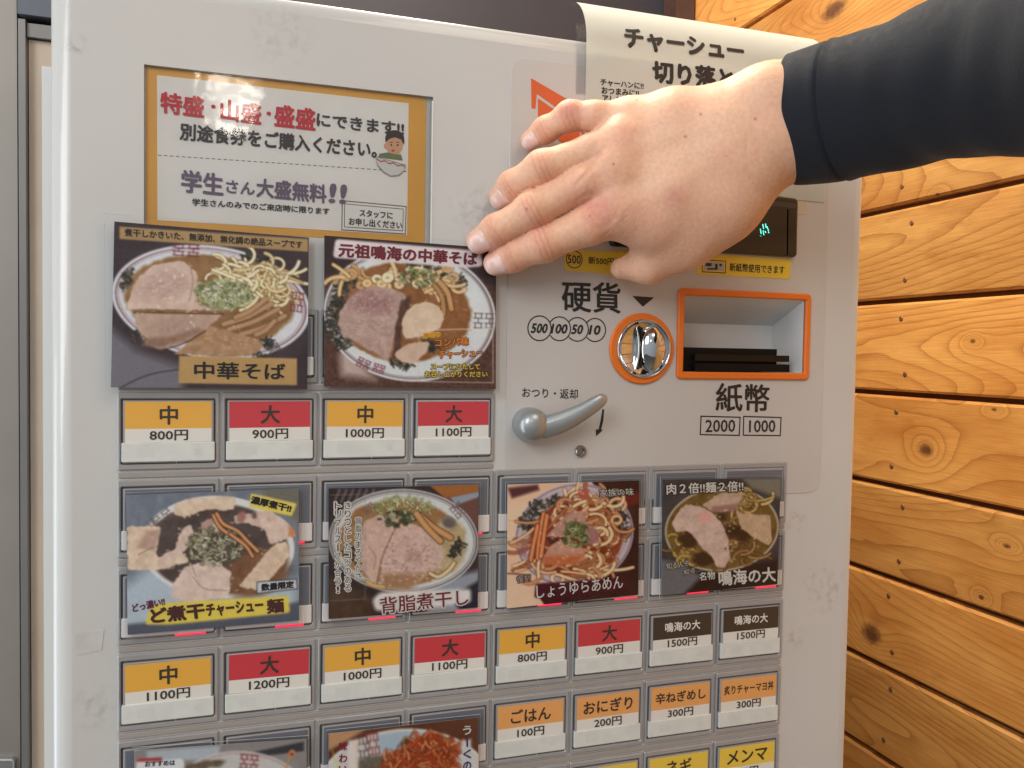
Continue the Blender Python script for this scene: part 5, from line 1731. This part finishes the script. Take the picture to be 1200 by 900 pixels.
# one level of refinement, then fine relief
me = bpy.data.meshes.new('tmp'); me.from_pydata(V.tolist(), [], Q.tolist())
to = bpy.data.objects.new('tmp', me); COL.objects.link(to)
ms = to.modifiers.new('s', 'SUBSURF'); ms.subdivision_type = 'SIMPLE'; ms.levels = 1
bpy.context.view_layer.update()
m2 = bpy.data.meshes.new_from_object(to.evaluated_get(bpy.context.evaluated_depsgraph_get()))
V = np.zeros(len(m2.vertices) * 3); m2.vertices.foreach_get('co', V); V = V.reshape(-1, 3)
Q = np.zeros(len(m2.loops), np.int64); m2.loops.foreach_get('vertex_index', Q); Q = Q.reshape(-1, 4)
bpy.data.objects.remove(to); bpy.data.meshes.remove(me); bpy.data.meshes.remove(m2)
V = V - sdf(V)[:, None] * grad(V)
Nn = grad(V)
disp = np.zeros(len(V))
colr = np.tile(np.array((229, 181, 149.)), (len(V), 1))


def tint(w, c):
    global colr
    colr = colr + np.clip(w, 0, 1)[:, None] * (np.asarray(c, float) - colr)


big = fbm(V[:, 0] * 60 + V[:, 1] * 25, V[:, 2] * 60 + V[:, 1] * 31, 5, 4)
tint((big - 0.45) * 1.5, (222, 164, 138)); tint((0.5 - big) * 1.1, (234, 192, 160))
rgn = random.Random(11)
for nme in ('index', 'middle', 'ring', 'pinky'):
    j = JT[nme]
    for k_, sig, red in ((2, 0.0050, 0.42), (3, 0.0036, 0.36)):
        q = j[k_]; t = j[k_ + 1] - j[k_ - 1]; t /= np.linalg.norm(t)
        dl = V - q
        s_ = dl @ t
        rad_ = np.linalg.norm(dl - s_[:, None] * t, axis=1)
        R = fingers[nme][k_][1]
        dors = np.clip(Nn @ VIEW * 1.4, 0, 1) * (rad_ < R * 1.35)
        tint(np.exp(-(s_ / sig) ** 2) * dors * red, (214, 142, 118))
        wob = (fbm(V[:, 0] * 300, V[:, 2] * 300, k_, 3) - .5) * 0.0011
        for c_, am in ((-0.0026, .00020), (-0.0004, .00036), (0.0022, .00026)) if k_ == 2 else ((-0.0012, .00020), (0.0004, .00026), (0.0018, .00018)):
            g_ = np.exp(-(((s_ - c_ + wob) / 0.00042) ** 2)) * dors
            disp -= g_ * am * 0.46 * (0.4 + 1.1 * fbm(V[:, 0] * 170, V[:, 2] * 170, 40 + k_, 2))
            tint(g_ * 0.26, (176, 106, 84))
    # pinker fingertips
    q = j[4]; tint(np.exp(-(np.linalg.norm(V - q, axis=1) / 0.009) ** 2) * 0.4, (222, 150, 132))
    # rosy sides of the fingers
# knuckles of the palm
for (x, y, dm, sx, am, cc_) in ((701, 246, 60, .0085, .62, (204, 118, 104)), (697, 205, 60, .007, .35, (206, 136, 112)), (792, 232, 70, .0045, .55, (198, 122, 110)), (722, 200, 60, .008, .3, (204, 138, 112)),
                             (735, 150, 58, .008, .25, (206, 140, 118)), (668, 128, 44, .005, .5, (204, 122, 110))):
    q = P(x, y, dm / 1000)
    v_ = CAMP - q; v_ /= np.linalg.norm(v_)
    dl = V - q; rr_ = np.linalg.norm(dl - (dl @ v_)[:, None] * v_, axis=1)
    w_ = np.exp(-(rr_ / sx) ** 2) * (Nn @ v_ > 0.1) * np.clip(0.55 + 1.2 * (fbm(V[:, 0] * 260, V[:, 2] * 260, 8, 3) - 0.3), 0, 1.2)
    tint(w_ * am, cc_)
    if am > .6:
        disp -= 0.00018 * np.exp(-((rr_ - .008) / .0012) ** 2) * (dl[:, 2] < 0) * (Nn @ v_ > 0.1)
# extensor tendons, wrist creases, veins
vx, vy = pix(V)
vis = np.clip(Nn @ VIEW * 1.5, 0, 1)


def vline(pts, sig_px, dpt, colour=None, am=0):
    global disp
    p = np.asarray(pts, float); dm = np.full(len(V), 1e9)
    for a, b in zip(p[:-1], p[1:]):
        e_ = b - a
        t = np.clip(((vx - a[0]) * e_[0] + (vy - a[1]) * e_[1]) / (e_ @ e_), 0, 1)
        dm = np.minimum(dm, np.hypot(vx - a[0] - t * e_[0], vy - a[1] - t * e_[1]))
    g_ = np.exp(-(dm / sig_px) ** 2) * vis
    disp = disp + g_ * dpt
    if colour is not None: tint(g_ * am, colour)


vline([(735, 205), (790, 188), (850, 165)], 9, 0.00022)
vline([(740, 240), (800, 205), (850, 178)], 9, 0.00016)
vline([(735, 172), (790, 158), (850, 145)], 9, 0.0002)
vline([(748, 142), (800, 136), (850, 128)], 8, 0.00018)
vline([(876, 158), (874, 185), (880, 210), (892, 224)], 3.0, -0.00010, (218, 166, 134), .22)
vline([(870, 120), (874, 150), (876, 175)], 2.6, -0.00008)
vline([(884, 130), (888, 160), (890, 190)], 2.2, -0.00006)
vline([(704, 182), (690, 200), (676, 216)], 3, -0.0004); vline([(706, 232), (690, 226), (676, 236)], 3, -0.0003)
for _ in range(46):                               # fine crossing skin lines by the first knuckle
    x_, y_ = rgn.uniform(706, 745), rgn.uniform(246, 282); a_ = rgn.uniform(-1.2, -.5)
    vline([(x_, y_), (x_ + 12 * math.cos(a_), y_ + 12 * math.sin(a_))], 0.9, -0.00008)
for _ in range(8):                               # freckles
    x_, y_ = rgn.uniform(740, 915), rgn.uniform(115, 255); r_ = rgn.uniform(.5, 1.0)
    tint(np.exp(-(((vx - x_) ** 2 + (vy - y_) ** 2) / r_ ** 2)) * vis * .5, (150, 92, 66))
for (x_, y_, r_) in ((803, 160, 1.6), (821, 134, 1.7), (885, 139, 1.8), (617, 245, 1.6), (691, 253, 1.3), (719, 192, 1.4)):
    tint(np.exp(-(((vx - x_) ** 2 + (vy - y_) ** 2) / r_ ** 2)) * vis * .65, (134, 84, 64))
disp += (fbm(V[:, 0] * 420, V[:, 2] * 420 + V[:, 1] * 300, 3, 3) - .5) * 0.00012
V = V + Nn * disp[:, None]

sk = bpy.data.materials.new('skin'); sk.use_nodes = True
n, l = sk.node_tree.nodes, sk.node_tree.links
b = n['Principled BSDF']
a_ = n.new('ShaderNodeAttribute'); a_.attribute_name = 'skin_tone'
geo = n.new('ShaderNodeNewGeometry')
t1 = n.new('ShaderNodeTexNoise'); t1.inputs['Scale'].default_value = 520; t1.inputs['Detail'].default_value = 5
l.new(geo.outputs['Position'], t1.inputs['Vector'])
mr_ = n.new('ShaderNodeMapRange'); mr_.inputs[1].default_value = .3; mr_.inputs[2].default_value = .7; mr_.inputs[3].default_value = .93; mr_.inputs[4].default_value = 1.07
l.new(t1.outputs['Fac'], mr_.inputs[0])
sc_ = n.new('ShaderNodeVectorMath'); sc_.operation = 'SCALE'
l.new(a_.outputs['Color'], sc_.inputs[0]); l.new(mr_.outputs[0], sc_.inputs['Scale'])
l.new(sc_.outputs[0], b.inputs['Base Color'])
b.inputs['Roughness'].default_value = 0.54
b.inputs['Specular IOR Level'].default_value = 0.45
b.inputs['Subsurface Weight'].default_value = 0.35
b.inputs['Subsurface Radius'].default_value = (1.0, 0.38, 0.2)
b.inputs['Subsurface Scale'].default_value = 0.0035
vo = n.new('ShaderNodeTexVoronoi'); vo.inputs['Scale'].default_value = 1100; vo.feature = 'DISTANCE_TO_EDGE'
l.new(geo.outputs['Position'], vo.inputs['Vector'])
ad = n.new('ShaderNodeMath'); ad.operation = 'MULTIPLY_ADD'; ad.inputs[1].default_value = .9
l.new(vo.outputs['Distance'], ad.inputs[0]); l.new(t1.outputs['Fac'], ad.inputs[2])
bp = n.new('ShaderNodeBump'); bp.inputs['Strength'].default_value = 0.28; bp.inputs['Distance'].default_value = 0.0004
l.new(ad.outputs[0], bp.inputs['Height']); l.new(bp.outputs[0], b.inputs['Normal'])

base = P(1130, 120, 0.10)
person = obj('person', V, Q, sk, smooth=True, loc=base)
at = person.data.color_attributes.new('skin_tone', 'FLOAT_COLOR', 'POINT')
cc_ = np.ones((len(V), 4)); cc_[:, :3] = lin(np.clip(colr, 0, 255)); at.data.foreach_set('color', cc_.ravel())
tag(person, 'right hand and forearm in a dark sleeve reaching in to press fingertips on the machine', 'person')

# fingernails
nailm = mat('fingernail', (234, 194, 182), 0.24, coat=0.25, var=0.03, vscale=300)
nailtip = mat('fingernail_tip', (238, 216, 204), 0.35)
for nme, rot_, ln, wd in (('index', -10, .0112, 50), ('middle', -6, .0116, 52), ('ring', -8, .0108, 52), ('pinky', -10, .0094, 52)):
    (q0, r0_), (q1, r1_) = fingers[nme][3], fingers[nme][4]
    ax = q1 - q0; L_ = np.linalg.norm(ax); ax /= L_
    up = VIEW - (VIEW @ ax) * ax; up /= np.linalg.norm(up)
    sd_ = np.cross(ax, up)
    ar = rad(rot_); up, sd_ = up * math.cos(ar) + sd_ * math.sin(ar), sd_ * math.cos(ar) - up * math.sin(ar)
    NU_, NV_ = 18, 16
    Vn, Fn, Mi = [], [], []
    s0 = L_ + r1_ * 0.80 - ln
    for i in range(NU_ + 1):
        t = i / NU_
        s_ = s0 + ln * t
        # rounded base, rounded free edge
        wdt = wd * (1 - max(0, (0.22 - t) / 0.22) ** 2.4 * 0.55) * (1 - max(0, (t - 0.80) / 0.20) ** 2.2 * 0.45)
        for k in range(NV_ + 1):
            an = rad(wdt * (2 * k / NV_ - 1))
            dirv = up * math.cos(an) + sd_ * math.sin(an)
            # march outwards from the finger's axis to the skin
            if s_ <= L_:
                o_ = q0 + ax * s_; rr_ = r0_ + (r1_ - r0_) * s_ / L_
            else:
                o_ = q1 + ax * (s_ - L_) * 0.9; rr_ = math.sqrt(max(1e-9, r1_ ** 2 - ((s_ - L_) * .80) ** 2))
            Vn.append(o_ + dirv * (rr_ + 0.00022 - 0.00030 * abs(2 * k / NV_ - 1) ** 4))
    w1 = NV_ + 1
    for i in range(NU_):
        for k in range(NV_):
            Fn.append((i * w1 + k, (i + 1) * w1 + k, (i + 1) * w1 + k + 1, i * w1 + k + 1)); Mi.append(1 if i >= NU_ - 2 else 0)
    Vn = np.array(Vn)
    edge = np.tile(np.abs(2 * np.arange(NV_ + 1) / NV_ - 1), NU_ + 1)
    tt = np.repeat(np.arange(NU_ + 1) / NU_, NV_ + 1)
    tgt = 0.00042 - 0.00055 * edge ** 5 - 0.0006 * np.clip((0.10 - tt) / 0.10, 0, 1)
    for _ in range(4):
        Vn = Vn - (sdf(Vn) - tgt)[:, None] * grad(Vn)
    obj('fingernail', Vn, Fn, [nailm, nailtip], person, mi=Mi, smooth=True)

# sleeve: a snug dark tube with a stitched cuff
key = [(930, 141, 63, 72.5, 71), (948, 138, 69, 75, 71), (981, 131, 80, 78.5, 76), (1047, 114, 104, 82.5, 80), (1106, 94, 127, 90, 87), (1200, 73, 160, 106, 98), (1330, 40, 205, 132, 118), (1470, 0, 250, 160, 140)]
kp = [P(x, y, dm / 1000) for x, y, dm, _, _ in key]
kr_ = [(hw * depth_at(p) / F) for p, (_, _, _, hw, th) in zip(kp, key)]


def catm(a, t):
    a = np.asarray(a, float); nA = len(a) - 1
    i = min(int(t * nA), nA - 1); u = t * nA - i
    p0, p1, p2, p3 = a[max(i - 1, 0)], a[i], a[i + 1], a[min(i + 2, nA)]
    return 0.5 * (2 * p1 + (p2 - p0) * u + (2 * p0 - 5 * p1 + 4 * p2 - p3) * u * u + (3 * p1 - p0 - 3 * p2 + p3) * u ** 3)


NS, NA = 220, 96
cen = np.array([catm(kp, t) for t in np.linspace(0, 1, NS)]); rds = np.array([catm(kr_, t) for t in np.linspace(0, 1, NS)])
arc = np.concatenate([[0], np.cumsum(np.linalg.norm(np.diff(cen, axis=0), axis=1))])


def sleeve_part(name, s_from, s_to, swell, lip0, m_, parent, rings=120, wr=0.0):
    ss = np.linspace(s_from, s_to, rings)
    Vs = []
    prof_ = []
    if lip0:                                       # turned-in edge
        prof_ += [(s_from + 0.004, -0.0022), (s_from + 0.0006, -0.0016), (s_from, -0.0006)]
    prof_ += [(s, 0.0) for s in ss]
    prof_ += [(s_to, -0.0016)]
    for s, off in prof_:
        i = np.interp(s, arc, np.arange(NS)); i0 = int(min(i, NS - 2)); u = i - i0
        c_ = cen[i0] * (1 - u) + cen[i0 + 1] * u; r_ = rds[i0] * (1 - u) + rds[i0 + 1] * u
        tg = cen[min(i0 + 6, NS - 1)] - cen[max(i0 - 6, 0)]; tg /= np.linalg.norm(tg)
        vd = c_ - CAMP; vd /= np.linalg.norm(vd)
        A_ = np.cross(tg, vd); A_ /= np.linalg.norm(A_); B_ = np.cross(A_, tg)
        for k in range(NA):
            a = 2 * math.pi * k / NA
            w_ = wr * (math.sin(s * 210 + 2.0 * math.sin(a * 2) + a) * 0.5 + math.sin(s * 90 + a * 3) * 0.7) * min(1, max(0, (s - s_from) / .02))
            e_ = off + swell(s) + w_
            Vs.append(c_ + A_ * math.cos(a) * (r_ + e_) + B_ * math.sin(a) * (r_ * 0.80 + e_))
    k = len(prof_)
    Fs = [(i * NA + j, i * NA + (j + 1) % NA, (i + 1) * NA + (j + 1) % NA, (i + 1) * NA + j) for i in range(k - 1) for j in range(NA)]
    if not lip0:
        Fs.append(tuple(range((k - 1) * NA, k * NA)))
    return obj(name, np.array(Vs), Fs, m_, parent, smooth=True)


sm_ = mat('sleeve_cloth', (27, 30, 37), 0.8, var=0.14, vscale=260, bump=0.22, bscale=1900, sheen=0.1, spec=0.22)
s1 = 0.0225
sl = sleeve_part('sleeve', s1 + 0.0006, arc[-1], lambda s: 0.0005 + 0.0007 * math.exp(-((s - s1) / 0.003) ** 2), False, sm_, person, 160, wr=0.0005)
sleeve_part('cuff', 0.0, s1, lambda s: 0.0008 - 0.0009 * math.exp(-((s - s1) / 0.0016) ** 2), True, sm_, sl, 40, wr=0.00012)
